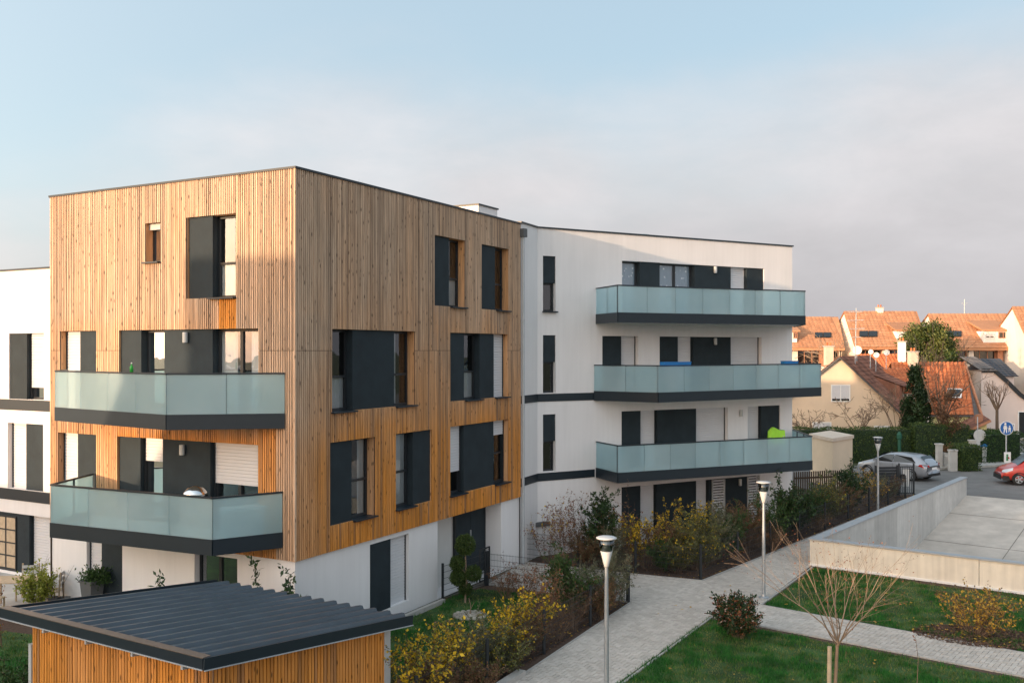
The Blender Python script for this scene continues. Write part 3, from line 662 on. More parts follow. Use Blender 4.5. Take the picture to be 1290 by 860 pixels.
for k, px in enumerate((432, 443)):
    t = MB(); x = XY(px, 25.2)
    for j in range(5): t.tube([(x + j * .03, 25.5, 11.1), (x + j * .07 - .1, 25.5, 11.5), (x + j * .1 - .15, 25.5, 11.7 + random.random() * .12)], [.006, .004, .002], 3)
    tag(obj('roof_weeds', t, M['twig']), ('sparse dry weed stalks above the timber parapet, nearer the block corner', 'taller dry weed stalks just right of the others on the parapet')[k], 'weeds', 'dry weeds on the roof edge')
# ================================================================== LEFT WHITE WING
VB = thing('apartment_building', 'lower white rendered wing at the left edge beside the timber block', 'building', (LA[0], LA[1], 0), 'wings of the apartment complex')
hV = []; VT = 9.66
bay(VB, FV, 2, 11.4, 55.4, [(11.4, 34)], [W_(shut=.82)], holes=hV, sill=False, pd=.04)
bay(VB, FV, 1, 9.7, 54.4, [(33, 54.4)], [W_(shut=1)], holes=hV, sill=False, pd=.04)
bay(VB, FV, 0, -60, 75, [(-60, 37)], [W_(shut=1)], z0=.35, holes=hV, sill=False, pd=.04)
wall_sheet('wall', FV, 0, 12, 0, VT, hV, M['white'], VB, depth=.36)
bd = MB()
for lv in (2, 1): obj('floor_band', MB().fbox(FV, 0, 12, ZFB[lv] - .03, ZGL[lv] - .05, -.02, -.001), M['metal'], VB)
cp = MB().fbox(FV, 0, 12, VT, VT + .05, -.05, .3); obj('parapet_cap', cp, M['metal'], VB)
pv = [Vector(LA) - FV.n * 1.4, Vector(FV.pt(12, 0, 1.4)[:2]), Vector(FV.pt(12, 0, 9)[:2]), Vector(FV.pt(.3, 0, 9)[:2])]
obj('core', MB().prism([(p.x, p.y) for p in pv], .1, VT - .3), M['inside'], VB)
pv[0] = Vector(LA) - FV.n * .15; pv[1] = Vector(FV.pt(12, 0, .15)[:2]); obj('roof', MB().prism([(p.x, p.y) for p in pv], VT - .29, VT - .25), M['roof'], VB)
# small panelled door leaf in the dark ground floor bay
s_a, s_b = sorted((FV.s(-4, .03), FV.s(21, .03)))
dd = obj('door', MB().fbox(FV, s_a, s_b, .35, 2.05, .01, .04), M['frame'], VB)
for i in range(2):
    for j in range(4):
        w = (s_b - s_a) / 2; obj('pane', MB().fbox(FV, s_a + i * w + .04, s_a + (i + 1) * w - .04, .45 + j * .4, .8 + j * .4, .0, .02), M['stake'], dd)
# ================================================================== building opposite (its shadow falls on the timber block)
c_, s__ = math.cos(TH), math.sin(TH); per = Vector((s__, -c_)); bas = Vector((-c_, -s__))
def sunpos(c, t):       # c: offset across the sun's path, t: distance up-sun of the timber face
    o = Vector((-7, 23)); oc = o.dot(per); return o + per * (c - oc) + bas * t
NB = thing('apartment_building', 'plain neighbouring block out of the picture to the left whose shadow reaches the timber facade', 'building', (*sunpos(-20, 34), 0))
pts = [sunpos(-23.35, 32), sunpos(-18.2, 32), sunpos(-18.2, 42), sunpos(-23.35, 42)]
obj('wall', MB().prism([tuple(p) for p in pts], 0, 12.6), M['white'], NB)
pts = [sunpos(-23.36, 33), sunpos(-23.36, 41), sunpos(-40, 41), sunpos(-40, 33)]
obj('side_shade_wing', MB().prism([tuple(p) for p in pts], 0, 6.0), M['white'], NB)  # unseen low wing, added to keep the left wing's ground floor shaded
pts = [sunpos(-18.19, 33), sunpos(-18.19, 41), sunpos(-2, 41), sunpos(-2, 33)]
obj('ground_shade_wing', MB().prism([tuple(p) for p in pts], 0, 6.4), M['white'], NB)  # unseen low wing, added to keep paths, lawns and ramp wall in shade
# unseen wedge, added to throw a diagonal shadow on the upper balcony
A, B = sunpos(-23.36, 33.5), sunpos(-25.6, 33.5); A2, B2 = sunpos(-23.36, 37), sunpos(-25.6, 37)
obj('shadow_wedge', MB().add([(*A, 6), (*B, 6), (*A, 9.6), (*A2, 6), (*B2, 6), (*A2, 9.6)], [(0, 1, 2), (3, 5, 4), (0, 3, 4, 1), (1, 4, 5, 2), (0, 2, 5, 3)]), M['tile_grey'], NB)
# ================================================================== GROUND
leg0, leg1 = Vector((9.97, 31.70)), Vector((22.4, 47.2)); ld = (leg1 - leg0).normalized(); lr = Vector((ld.y, -ld.x))
fw1 = Vector((15.1, 27.96)); fd = (fw1 - leg0).normalized(); fn = Vector((-fd.y, fd.x))     # fn points to the ramp side
RW = 12.0
hole = [leg0 + ld * .15 + lr * .12, leg1, leg1 + lr * RW, leg0 + fd * 15.5 + fn * .12]
big = [(-900, -300), (900, -300), (900, 1500), (-900, 1500)]
V3 = [[Vector((x, y, 0)) for x, y in big], [Vector((p.x, p.y, 0)) for p in reversed(hole)]]
tris = tessellate_polygon(V3); flat = [p for l_ in V3 for p in l_]
struct('ground', MB().add([(p.x, p.y, -.012) for p in flat], [tuple(t) for t in tris]), M['field'])
def sheet(name, poly, z, m, kind='structure'): 
    o = obj(name, MB().add([(p[0], p[1], z) for p in poly], [tuple(range(len(poly)))]), m); o['kind'] = kind; return o
# beds and lawns (soil under everything near the house)
near = [(-40, 12), (11, 12), (20, 12), (20, 24.3), tuple(leg0), (9.9, 31.8), (20.2, 47.4), (13, 47.0), (11.9, 39.0), (.9, 33.0), (.3, 31.7), (-5, 22), (-12.8, 26.1), (-24, 33.5), (-40, 33)]
V3 = [[Vector((x, y, 0)) for x, y in near]]
struct('planting_bed', MB().add([(x, y, -.004) for x, y in near], [tuple(t) for t in tessellate_polygon(V3)]), M['soil'])
LAWN_A = [(7.15, 26.75), (18.2, 17.75), (22, 23.0), (15.0, 27.65), (10.0, 31.25)]
LAWN_B = [(5.25, 25.35), (-.9, 15.2), (-1.5, 14), (16.6, 14), (16.8, 16.2)]
LAWN_C = [(-5.0, 21.6), (-2.15, 27.1), (-.95, 28.6), (1.1, 27.7), (-3.6, 18.6), (-6, 15), (-30, 15), (-30, 24), (-14, 24.6)]
for i, P in enumerate((LAWN_A, LAWN_B)): sheet('lawn', P, .003, M['lawn'])
V3 = [[Vector((x, y, 0)) for x, y in LAWN_C]]
struct('lawn', MB().add([(x, y, .003) for x, y in LAWN_C], [tuple(t) for t in tessellate_polygon(V3)]), M['lawn'])
def inpoly(P, x, y):
    r = np.zeros(len(x), bool); n = len(P)
    for i in range(n):
        x0, y0 = P[i]; x1, y1 = P[(i + 1) % n]
        c = ((y0 > y) != (y1 > y)) & (x < (x1 - x0) * (y - y0) / (y1 - y0 + 1e-12) + x0); r ^= c
    return r
def inview(x, y, z=0, m=.0):
    px = x / y * FPX + CX; py = HY + (H - z) * FPX / y; return (px > -40) & (px < 1330) & (py < 900)
def scatter(P, n):
    a = np.array(P); x = rng.uniform(a[:, 0].min(), a[:, 0].max(), n); y = rng.uniform(a[:, 1].min(), a[:, 1].max(), n)
    k = inpoly(P, x, y) & inview(x, y); return x[k], y[k]
VN = rng.random((400, 400))
def vnoise(x, y, sc):
    u, v = (x + 50) / sc, (y + 50) / sc; i, j = np.floor(u).astype(int), np.floor(v).astype(int); a, b = u - i, v - j; a = a * a * (3 - 2 * a); b = b * b * (3 - 2 * b); i %= 399; j %= 399
    return (VN[i, j] * (1 - a) * (1 - b) + VN[i + 1, j] * a * (1 - b) + VN[i, j + 1] * (1 - a) * b + VN[i + 1, j + 1] * a * b) * 2 - 1
def grass(P, n, h, bare=.0):
    x, y = scatter(P, n)
    f = .8 * vnoise(x, y, 1.3) + .9 * vnoise(x + 7, y, .4) + .5 * vnoise(x, y + 9, .17) + .2 * np.sin(x * 1.7 + 1.3 * np.sin(y * 1.1)) * np.sin(y * 1.9 + np.sin(x * 2.3)) + .6 * np.sin(x * 5.1 + y * 3.3) * np.sin(y * 4.7 - x * 2.2)
    keep = rng.random(len(x)) < np.clip(.75 + .5 * f + bare, .25, 1); x, y, f = x[keep], y[keep], f[keep]
    m = len(x); a = rng.uniform(0, 6.28, m); hh = h * rng.uniform(.4, 1.3, m) * (1 + .45 * np.clip(f, -1, 1)); w = .007 + .006 * rng.random(m)
    dx, dy = np.cos(a) * w, np.sin(a) * w; lx, ly = rng.normal(0, .35, m) * hh, rng.normal(0, .35, m) * hh
    V = np.empty((m, 3, 3)); V[:, 0] = np.c_[x - dx, y - dy, np.full(m, .0)]; V[:, 1] = np.c_[x + dx, y + dy, np.full(m, .0)]; V[:, 2] = np.c_[x + lx, y + ly, hh]
    T = np.clip(.26 - .6 * f + rng.normal(0, .22, m), 0, 1) ** 1.2
    return V.reshape(-1, 3), np.arange(3 * m).reshape(-1, 3), np.repeat(T, 3)
for P, n in ((LAWN_A, 190000), (LAWN_B, 230000), (LAWN_C, 300000)):
    o = obj('grass', grass(P, n, .075), M['grass']); o['kind'] = 'stuff'
# mulch chips and fallen leaves
BED = [(3.3, 26.9), (-2.2, 17.2), (-3.8, 18.2), (-.8, 24), (1.2, 27.9)]
BED2 = [(.6, 32.2), (3.9, 30.4), (5.9, 29.5), (20.2, 46.9), (16.5, 46), (11.6, 38.6), (1.3, 33.0)]
def bits(polys, m_name, size, name, z=.01):
    xs, ys = [], []
    for P, n in polys: x, y = scatter(P, n); xs.append(x); ys.append(y)
    x = np.concatenate(xs); y = np.concatenate(ys); m = len(x); a = rng.uniform(0, 6.28, m); L1 = size * rng.uniform(.6, 1.5, m); L2 = L1 * rng.uniform(.35, .7, m)
    V = np.empty((m, 4, 3)); zz = z + rng.random(m) * .02
    for k, (i, j) in enumerate(((-1, -1), (1, -1), (1, 1), (-1, 1))):
        V[:, k] = np.c_[x + i * L1 * np.cos(a) - j * L2 * np.sin(a), y + i * L1 * np.sin(a) + j * L2 * np.cos(a), zz + rng.normal(0, .012, m)]
    o = obj(name, (V.reshape(-1, 3), np.arange(4 * m).reshape(-1, 4), np.repeat(rng.random(m), 4)), M[m_name]); o['kind'] = 'stuff'
PATH_E = [(2.3, 25.0), (5.2, 25.4), (9.0, 31.0), (6.2, 29.4), (3.6, 26.9)]
MUL3 = [(11.7 + 1.5 * math.cos(a) * (1.1 if math.cos(a) > 0 else 1), 23.75 + 1.0 * math.sin(a) - .3 * math.cos(a)) for a in np.linspace(0, 6.28, 14)[:-1]]
sheet('planting_bed', MUL3, .02, M['soil'])
FOOT = [tuple(leg0 + Vector((-.05, -.12))), tuple(leg0 + fd * 15 + Vector((-.05, -.12))), tuple(leg0 + fd * 15 - fn * .75), tuple(leg0 - fn * .35)]
sheet('planting_bed', FOOT, .012, M['soil'])
bits([(BED, 16000), (BED2, 26000), (FOOT, 6000)], 'chips', .022, 'bark_mulch')
bits([(MUL3, 4500)], 'chips', .022, 'bark_mulch', .03)
bits([(BED, 900), (BED2, 1600), (MUL3, 160), (LAWN_A, 260), (LAWN_B, 130), (PATH_E, 60)], 'leaf_gold', .03, 'fallen_leaves', .05)
bits([(BED, 700), (BED2, 1000), (LAWN_A, 60)], 'leaf_brown', .03, 'fallen_leaves', .05)
# paver path ---------------------------------------------------------
PATH = [[(-2.6, 15.5), (-.67, 15.5), (5.30, 25.45), (5.37, 25.6), (3.39, 26.9)],
        [(3.39, 26.9), (5.37, 25.6), (7.0, 26.7), (5.95, 29.45), (3.9, 30.3)],
        [(5.95, 29.45), (7.0, 26.7), (9.93, 31.5), (9.0, 33.2)],
        [(9.0, 33.2), (9.93, 31.5), (22.2, 46.9), (20.3, 47.2)],
        [(5.37, 25.6), (17, 16.35), (18, 17.6), (7.0, 26.7)],
        [(3.39, 26.95), (3.9, 30.3), (.38, 32.1), (-.72, 29.1)],
        [(-2.05, 27.35), (-.72, 29.1), (.38, 32.1), (.2, 31.5)]]
def clip(poly, conv):
    c = conv; area = sum(c[i][0] * c[(i + 1) % len(c)][1] - c[(i + 1) % len(c)][0] * c[i][1] for i in range(len(c)))
    if area < 0: c = c[::-1]
    out = poly
    for i in range(len(c)):
        (ax, ay), (bx, by) = c[i], c[(i + 1) % len(c)]; nx = []; ex, ey = bx - ax, by - ay
        for j in range(len(out)):
            p, q = out[j], out[(j + 1) % len(out)]; dp_ = ex * (p[1] - ay) - ey * (p[0] - ax); dq = ex * (q[1] - ay) - ey * (q[0] - ax)
            if dp_ >= 0: nx.append(p)
            if (dp_ >= 0) != (dq >= 0):
                t = dp_ / (dp_ - dq); nx.append((p[0] + (q[0] - p[0]) * t, p[1] + (q[1] - p[1]) * t))
        out = nx
        if len(out) < 3: return []
    return out
def herring(conv, ang, w, mb):
    co, si = math.cos(ang), math.sin(ang); g = .0055
    xs = [(x * co + y * si) / w for x, y in conv]; ys = [(-x * si + y * co) / w for x, y in conv]
    x0, x1, y0, y1 = min(xs), max(xs), min(ys), max(ys)
    for j in range(int(y0) - 4, int(y1) + 4):
        # lattice points: (i, j) with i = j + 4k -> (1,1) and (4,0)
        k0 = math.floor((x0 - 3 - j) / 4); k1 = math.ceil((x1 + 3 - j) / 4)
        for k in range(k0, k1 + 1):
            i = j + 4 * k
            for rx, ry, rw, rh in ((i, j, 2, 1), (i, j + 1, 1, 2)):
                q = [(rx * w + g, ry * w + g), ((rx + rw) * w - g, ry * w + g), ((rx + rw) * w - g, (ry + rh) * w - g), (rx * w + g, (ry + rh) * w - g)]
                q = [(a * co - b * si, a * si + b * co) for a, b in q]
                cx_, cy_ = q[0]
                if cy_ < 18.6 or not (-60 < cx_ / cy_ * FPX + CX < 1350): continue
                c = clip(q, conv)
                if len(c) < 3: continue
                h = .032 + random.uniform(-.003, .003); n = len(c)
                P = [(a, b, .004) for a, b in c] + [(a, b, h + random.uniform(-.0015, .0015)) for a, b in c]
                mb.add(P, [tuple(range(n, 2 * n))] + [(u, (u + 1) % n, n + (u + 1) % n, n + u) for u in range(n)], random.random())
pv_ = MB(); jn = MB()
for P, ang in zip(PATH, (math.radians(59),) * 2 + (math.radians(51),) * 2 + (math.radians(-39), math.radians(59), math.radians(59))):
    herring(P, ang, .105, pv_); jn.add([(x, y, .014) for x, y in P], [tuple(range(len(P)))])
o = obj('path_pavers', pv_, M['paving']); o['kind'] = 'stuff'; struct('path', jn, M['joint'])
kb = MB()
def kerb(a, b, w=.05, h=.036, seg=1.0):
    a, b = Vector(a), Vector(b); n = max(1, round((b - a).length / seg)); d = (b - a) / n
    for i in range(n): p, q = a + d * i + d * .006, a + d * (i + 1) - d * .006; kb.bar((p.x, p.y, h / 2), (q.x, q.y, h / 2 + random.uniform(-.002, .002)), w, h)
kerb((3.36, 26.93), (-2.6, 15.55)); kerb((5.40, 25.52), (-.6, 15.4)); kerb((5.40, 25.52), (17, 16.3)); kerb((7.04, 26.68), (18, 17.65)); kerb((7.04, 26.72), (9.95, 31.35))
kerb((3.92, 30.38), (5.93, 29.52)); kerb((5.93, 29.52), (20.2, 47.15)); kerb((3.92, 30.38), (.5, 32.1)); kerb((3.36, 27.0), (-.72, 29.05))
o = obj('path_kerb', kb, M['kerb']); o['kind'] = 'structure'
kb = MB(); kerb((-5.0, 21.4), (-1.95, 27.0), .12, .12); 
o = obj('wall_edging', kb, M['kerb']); o['kind'] = 'structure'
kb = MB(); kerb((-.62, 19.4), (.22, 20.95), .2, .14, 2); o = obj('edge_block', kb, M['kerb']); o['kind'] = 'structure'
# terrace in front of the ground floor flats
ter = [FL.pt(.4, 0, -1.55)[:2], FL.pt(.4, 0, .04)[:2], FL.pt(FL.len, 0, .04)[:2], FV.pt(0, 0, 0)[:2], FV.pt(12, 0, -.0)[:2], FV.pt(12, 0, -2.6)[:2], FV.pt(1.0, 0, -2.6)[:2]]
o = obj('terrace', MB().prism(ter, -.02, .26), M['plinth']); o['kind'] = 'structure'
# ------------------------------------------------------------------ ramp and its walls
rampd = MB(); sl_ = .14; T0, T1 = leg1, leg1 + lr * RW; B0 = leg0 - ld * 2.5; B1 = B0 + lr * (RW + 12); bl = (T0 - B0).length
rampd.quad((T0.x, T0.y, -.0), (T1.x, T1.y, -.0), (B1.x, B1.y, -sl_ * bl), (B0.x, B0.y, -sl_ * bl)); struct('ramp', rampd, M['ramp'])
jb = MB()
for k in (3.2, 7.4, 12.0):
    a = T0 - ld * k; b = a + lr * RW; jb.quad((a.x, a.y, -sl_ * k + .004), (b.x, b.y, -sl_ * k + .004), (b.x - ld.x * .05, b.y - ld.y * .05, -sl_ * (k + .05) + .004), (a.x - ld.x * .05, a.y - ld.y * .05, -sl_ * (k + .05) + .004))
for k in (3.6, 7.4):
    a = T0 + lr * k - ld * .1; b = a - ld * 16; jb.quad((a.x, a.y, -.014 + .006), (a.x + lr.x * .03, a.y + lr.y * .03, -.014 + .006), (b.x + lr.x * .03, b.y + lr.y * .03, -sl_ * 16.1 + .006), (b.x, b.y, -sl_ * 16.1 + .006))
struct('ramp_joints', jb, M['joint'])
RT = thing('retaining_wall', 'long pale concrete parapet wall with metal coping around the garage ramp', 'wall', (leg0.x, leg0.y, 0))
Th = .26
def seg_wall(a, b, side, z0, z1, n, m, nm='wall_panel'):
    d = (b - a) / n; u = side * Th
    for i in range(n):
        p, q = a + d * i + d.normalized() * .006, a + d * (i + 1) - d.normalized() * .006
        obj(nm, MB().prism([(p.x, p.y), (q.x, q.y), (q.x + u.x, q.y + u.y), (p.x + u.x, p.y + u.y)], z0, z1), M[m], RT, bevel=.008)
seg_wall(leg0 + ld * .27, leg1, lr, -3, .86, 7, 'concrete')
seg_wall(leg0, leg0 + fd * 15.5, fn, -3, .86, 3, 'concrete_cream')
cpm = MB()
def cop(a, b, side, ext0=0, ext1=0):
    d = (b - a).normalized(); a = a - d * ext0; b = b + d * ext1; u = side * (Th + .04); w = side * -.04
    cpm.prism([(a.x + w.x, a.y + w.y), (b.x + w.x, b.y + w.y), (b.x + u.x, b.y + u.y), (a.x + u.x, a.y + u.y)], .86, .90)
cop(leg0 + ld * .31, leg1, lr, 0, .05); cop(leg0, leg0 + fd * 15.5, fn, .05)
obj('coping', cpm, M['coping'], RT)
ft = MB(); a, b = leg0 - fn * .05, leg0 + fd * 15.5 - fn * .05
ft.prism([(a.x, a.y), (b.x, b.y), (b.x + fn.x * .05, b.y + fn.y * .05), (a.x + fn.x * .05, a.y + fn.y * .05)], 0, .07); obj('base_strip', ft, M['white_p'], RT)
# ------------------------------------------------------------------ street
ROAD = [(15.5, 47.6), (22.3, 47.3), (leg1 + lr * RW + Vector((0, .1))).to_tuple(), (70, 20), (140, 60), (80, 120), (42.5, 92), (32.5, 61.5), (31.2, 58.6), (24.3, 56.2), (20, 60.4), (13.5, 60.4)]
V3 = [[Vector((x, y, 0)) for x, y in ROAD]]
struct('road', MB().add([(x, y, .004) for x, y in ROAD], [tuple(t) for t in tessellate_polygon(V3)]), M['asphalt'])
PAVE = [(24.2, 56.6), (31.2, 59.0), (33.8, 64), (42, 91), (40.5, 91.5), (32, 64), (23, 60)]
V3 = [[Vector((x, y, 0)) for x, y in PAVE]]; tr_ = [tuple(t) for t in tessellate_polygon(V3)]
struct('pavement', MB().add([(x, y, .11) for x, y in PAVE], tr_), M['plinth'])
kb = MB(); kerb((24.2, 56.5), (31.3, 58.95), .16, .125); kerb((31.3, 58.95), (34.0, 64), .16, .125); kerb((34, 64), (42.2, 91), .16, .125, 2)
o = obj('street_kerb', kb, M['kerb']); o['kind'] = 'structure'
mk = MB()
for k in range(4): mk.quad((38.5 + k * 1.3, 77, .012), (39.1 + k * 1.3, 77, .012), (40.1 + k * 1.3, 80.5, .012), (39.5 + k * 1.3, 80.5, .012))
mk.quad((34.2, 66.1, .012), (60, 62, .012), (60, 62.3, .012), (34.2, 66.4, .012)); struct('road_markings', mk, M['white_p'])
# ================================================================== SHED
SN, SR = Vector((-4.64, 14.3)), Vector((-1.93, 18.1)); SB, SLf = Vector((-6.50, 20.9)), Vector((-9.21, 17.1)); zN, zR = 2.5, 2.08
sh = thing('bicycle_shed', 'timber slatted bicycle shed with dark ribbed sheet metal roof', 'shed', (-5.6, 17.5, 0))
ue = (SLf - SN); ul = ue.length; ue /= ul; ve = (SR - SN); vl = ve.length; ve /= vl
def rp(u, v, dz=0): p = SN + ue * u + ve * v; return (p.x, p.y, zN + (zR - zN) * v / vl + dz)
pit = .335; nr = int((ul - .16) / pit); nsh = 5; per_s = nr / nsh
for k in range(nsh):
    mb = MB(); i0, i1 = round(k * per_s), round((k + 1) * per_s)
    for i in range(i0, i1):
        u = .08 + i * (ul - .16) / nr; w = (ul - .16) / nr; pr = [(0, 0), (.10 * w / .335 * 1, 0.0), (.13, .062), (.20, .062), (.23, 0), (w, 0)]
        for (a, ha), (b, hb) in zip(pr, pr[1:]): mb.quad(rp(u + a, -.02, ha), rp(u + b, -.02, hb), rp(u + b, vl + .05, hb), rp(u + a, vl + .05, ha), .5)
        mb.quad(rp(u + .10, vl + .05, 0), rp(u + .13, vl + .05, .062), rp(u + .2, vl + .05, .062), rp(u + .23, vl + .05, 0), .5)
    obj('roof_sheet', mb, M['sheet'], sh)
scr = MB()
for i in range(nr):
    for v in (.5, 1.6, 2.7, 3.8, vl - .3):
        u = .08 + (i + .5) * (ul - .16) / nr; scr.box(rp(u, v, .05), (.02, .02, .012))
obj('screws', scr, M['zinc'], sh)
fa = MB()
def rbar(u0, v0, u1, v1, w, h, dz): fa.bar(rp(u0, v0, dz), rp(u1, v1, dz), w, h)
rbar(0, -.03, ul, -.03, .03, .18, -.03); rbar(-.03, -.045, -.03, vl, .03, .18, -.03); rbar(ul + .03, -.045, ul + .03, vl, .03, .18, -.03)
obj('fascia', fa, M['metal'], sh)
fl_ = MB(); fl_.bar(rp(0, .03, .065), rp(ul, .03, .065), .16, .012); obj('edge_flashing', fl_, M['flash'], sh)
dr = MB(); dr.bar(rp(0, -.05, -.125), rp(ul, -.05, -.125), .02, .016); dr.bar(rp(-.05, -.05, -.125), rp(-.05, vl, -.125), .02, .016); obj('drip_edge', dr, M['zinc'], sh)
ins = .34
q = [SN + ue * ins + ve * ins, SR + ue * ins - ve * .35, SB - ue * ins - ve * .35, SLf - ue * ins + ve * ins]
Fs1 = Face(tuple(q[0]), tuple(q[3]), flip=True); Fs2 = Face(tuple(q[0]), tuple(q[1]))
shed_age = lambda s, z: .95
for fc, zt in ((Fs1, 2.36), (Fs2, 2.34)):
    fcl = fc.len
    obj('wall_backing', MB().fbox(fc, .02, fcl - .02, .05, 1.85 if fc is Fs2 else zt - .1, .001, .05), M['wood_dark'], sh)
    obj('cladding', cladding(fc, 0, fcl, .06, zt - .02, [(k * .1, k * .1 + .1, 2.31 - .1 * k * (zN - zR) / vl, 9) for k in range(60)] if fc is Fs2 else [], shed_age, (), .075, .055, .03), M['wood'], sh, stuff=True)
for p in q[1:]:
    obj('post', MB().box((p.x, p.y, .95), (.09, .09, 1.85), math.atan2(ve.y, ve.x)), M['light_grey'], sh)
pe = Fs2.pt(Fs2.len + .06, 0, 0); obj('post', MB().box((pe[0], pe[1], .97), (.1, .1, 1.9), math.atan2(ve.y, ve.x)), M['light_grey'], sh)
for u in (.5, 1.7, 2.9, 4.1): 
    a, b = rp(u, -.02, -.16), rp(u, .34, -.16); obj('bracket', MB().bar(a, b, .05, .09), M['zinc'], sh)
# ================================================================== LAMPS
def lamp(label, x, y):
    t = thing('street_lamp', label, 'street lamp', (x, y, 0), 'street lamps along the path')
    obj('pole', MB().tube([(x, y, 0), (x, y, 1.2), (x, y, 2.82)], [.05, .05, .036], 14), M['galv'], t, smooth=True)
    obj('base_plate', MB().lathe((x, y, .0), [(.15, 0.03), (.15, .06), (.07, .075), (.055, .16)], 16), M['galv'], t)
    obj('cone', MB().lathe((x, y, 2.78), [(.045, 0), (.05, .03), (.125, .33), (.118, .335), (.045, .06)], 20), M['light_grey'], t, smooth=True)
    obj('bowl', MB().lathe((x, y, 3.1), [(.12, 0), (.17, .26), (.165, .26), (.115, 0.005)], 20), M['glass'], t, smooth=True)
    obj('reflector', MB().lathe((x, y, 3.11), [(.07, 0), (.1, .04), (.06, .09), (.09, .14), (.12, .2), (.13, .24)], 16), M['chrome'], t, smooth=True)
    obj('cap', MB().lathe((x, y, 3.355), [(.13, 0), (.205, .01), (.21, .028), (.17, .045), (.03, .06)], 24), M['lampcap'], t, smooth=True)
    return t
l0 = lamp('closest street lamp, standing in front of the shrub bed with its foot out of frame', XY(764, 19.3), 19.3)
g = G(962, 754); dup(l0, (g.x, g.y, 0), 'street lamp at the lawn corner where the two paths meet')
dup(l0, (XY(1106, 41.5), 41.5, 0), 'farthest street lamp, rising before the silver car')
# ================================================================== FENCES
def mesh_panel(a, b, z0, z1):
    mb = MB(); a, b = Vector(a), Vector(b); d = b - a; ln = d.length; d /= ln; n = Vector((d.y, -d.x)); r = .0035
    k = int(ln / .05)
    for i in range(k + 1):
        p = a + d * (ln * i / k); V = []
        for z in (z0, z1): V += [(p.x - d.x * r, p.y - d.y * r, z), (p.x + d.x * r, p.y + d.y * r, z), (p.x + n.x * r, p.y + n.y * r, z)]
        mb.add(V, [(0, 1, 4, 3), (1, 2, 5, 4), (2, 0, 3, 5)])
    for j in range(6):
        z = z0 + .03 + (z1 - z0 - .06) * j / 5; mb.bar((a.x, a.y, z), (b.x, b.y, z), .009, .009)
    return mb
def fence(label, pts, hgt=1.0, sub=None):
    t = thing('mesh_fence', label, 'fence', (pts[0][0], pts[0][1], 0), 'anthracite mesh fences round the gardens')
    P = []
    for a, b in zip(pts, pts[1:]):
        a, b = Vector(a), Vector(b); n = max(1, round((b - a).length / 2.5)); P += [a + (b - a) * i / n for i in range(n)]
    P.append(Vector(pts[-1]))
    for p in P: obj('post', MB().box((p.x, p.y, hgt / 2 + .03), (.06, .05, hgt + .06), .5), M['fence'], t)
    for a, b in zip(P, P[1:]):
        d = (b - a).normalized() * .04; obj('mesh_panel', mesh_panel(a + d, b - d, .05, hgt), M['fence'], t, stuff=True)
    return t
fence('mesh fence along the left edge of the main path, in front of the shrub bed', [(3.33, 27.0), (-3.1, 15.6)])
fence('short mesh fence beside the entrance walk up to the path corner', [(-.75, 29.0), (3.30, 27.06)])
fence('mesh fence with pedestrian gate close to the timber block entrance', [(-2.0, 27.3), (-.82, 28.95)])
gt = thing('garden_gate', 'narrow anthracite gate leaf standing ajar by the entrance recess', 'gate', (-.9, 28.9, 0))
gb = MB(); gb.bar((-.98, 28.75, .15), (-.98, 28.75, 1.15), .05, .05).bar((-.7, 29.25, .15), (-.7, 29.25, 1.15), .05, .05).bar((-.98, 28.75, 1.13), (-.7, 29.25, 1.13), .04, .04).bar((-.98, 28.75, .17), (-.7, 29.25, .17), .04, .04)
obj('gate_frame', gb, M['fence'], gt); obj('mesh_panel', mesh_panel((-.97, 28.77), (-.71, 29.23), .2, 1.1), M['fence'], gt, stuff=True)
fence('mesh fence from the downpipe to the path junction in front of the white wing', [(.42, 32.3), (3.98, 30.5), (5.92, 29.68)])
fence('long mesh fence receding beside the path toward the street', [(5.92, 29.74), (19.2, 46.2)], 1.05)
# street end: solid screen and bar gate
g0 = Vector((19.0, 46.4))
t = thing('slat_screen', 'dark solid slatted screen panel beside the bar gate at the path end', 'screen', (18.4, 46.6, 0))
for k in range(9): obj('slat', MB().box((18.55, 46.9, .25 + k * .14), (1.1, .03, .12), .12), M['fence'], t)
for x in (18.0, 19.12): obj('post', MB().box((x, 46.9 + (x - 18.55) * .12, .75), (.08, .08, 1.5), .12), M['fence'], t)
t = thing('bar_gate', 'black vertical bar gate with white notice at the path end', 'gate', (19.9, 47, 0))
bm_ = MB()
for k in range(6): obj('bar', MB().box((19.3 + k * .11, 47.0, .75), (.022, .022, 1.3)), M['fence'], t)
obj('gate_frame', MB().box((19.57, 47.0, 1.42), (.7, .05, .05)).box((19.57, 47.0, .12), (.7, .05, .05)).box((19.22, 47, .8), (.07, .07, 1.6)).box((19.95, 47, .8), (.07, .07, 1.6)), M['fence'], t)
obj('notice', MB().box((19.62, 47.12, .85), (.36, .02, .85)), M['white_p'], t); obj('lock_box', MB().box((19.38, 46.93, .95), (.2, .12, .22)), M['black'], t)
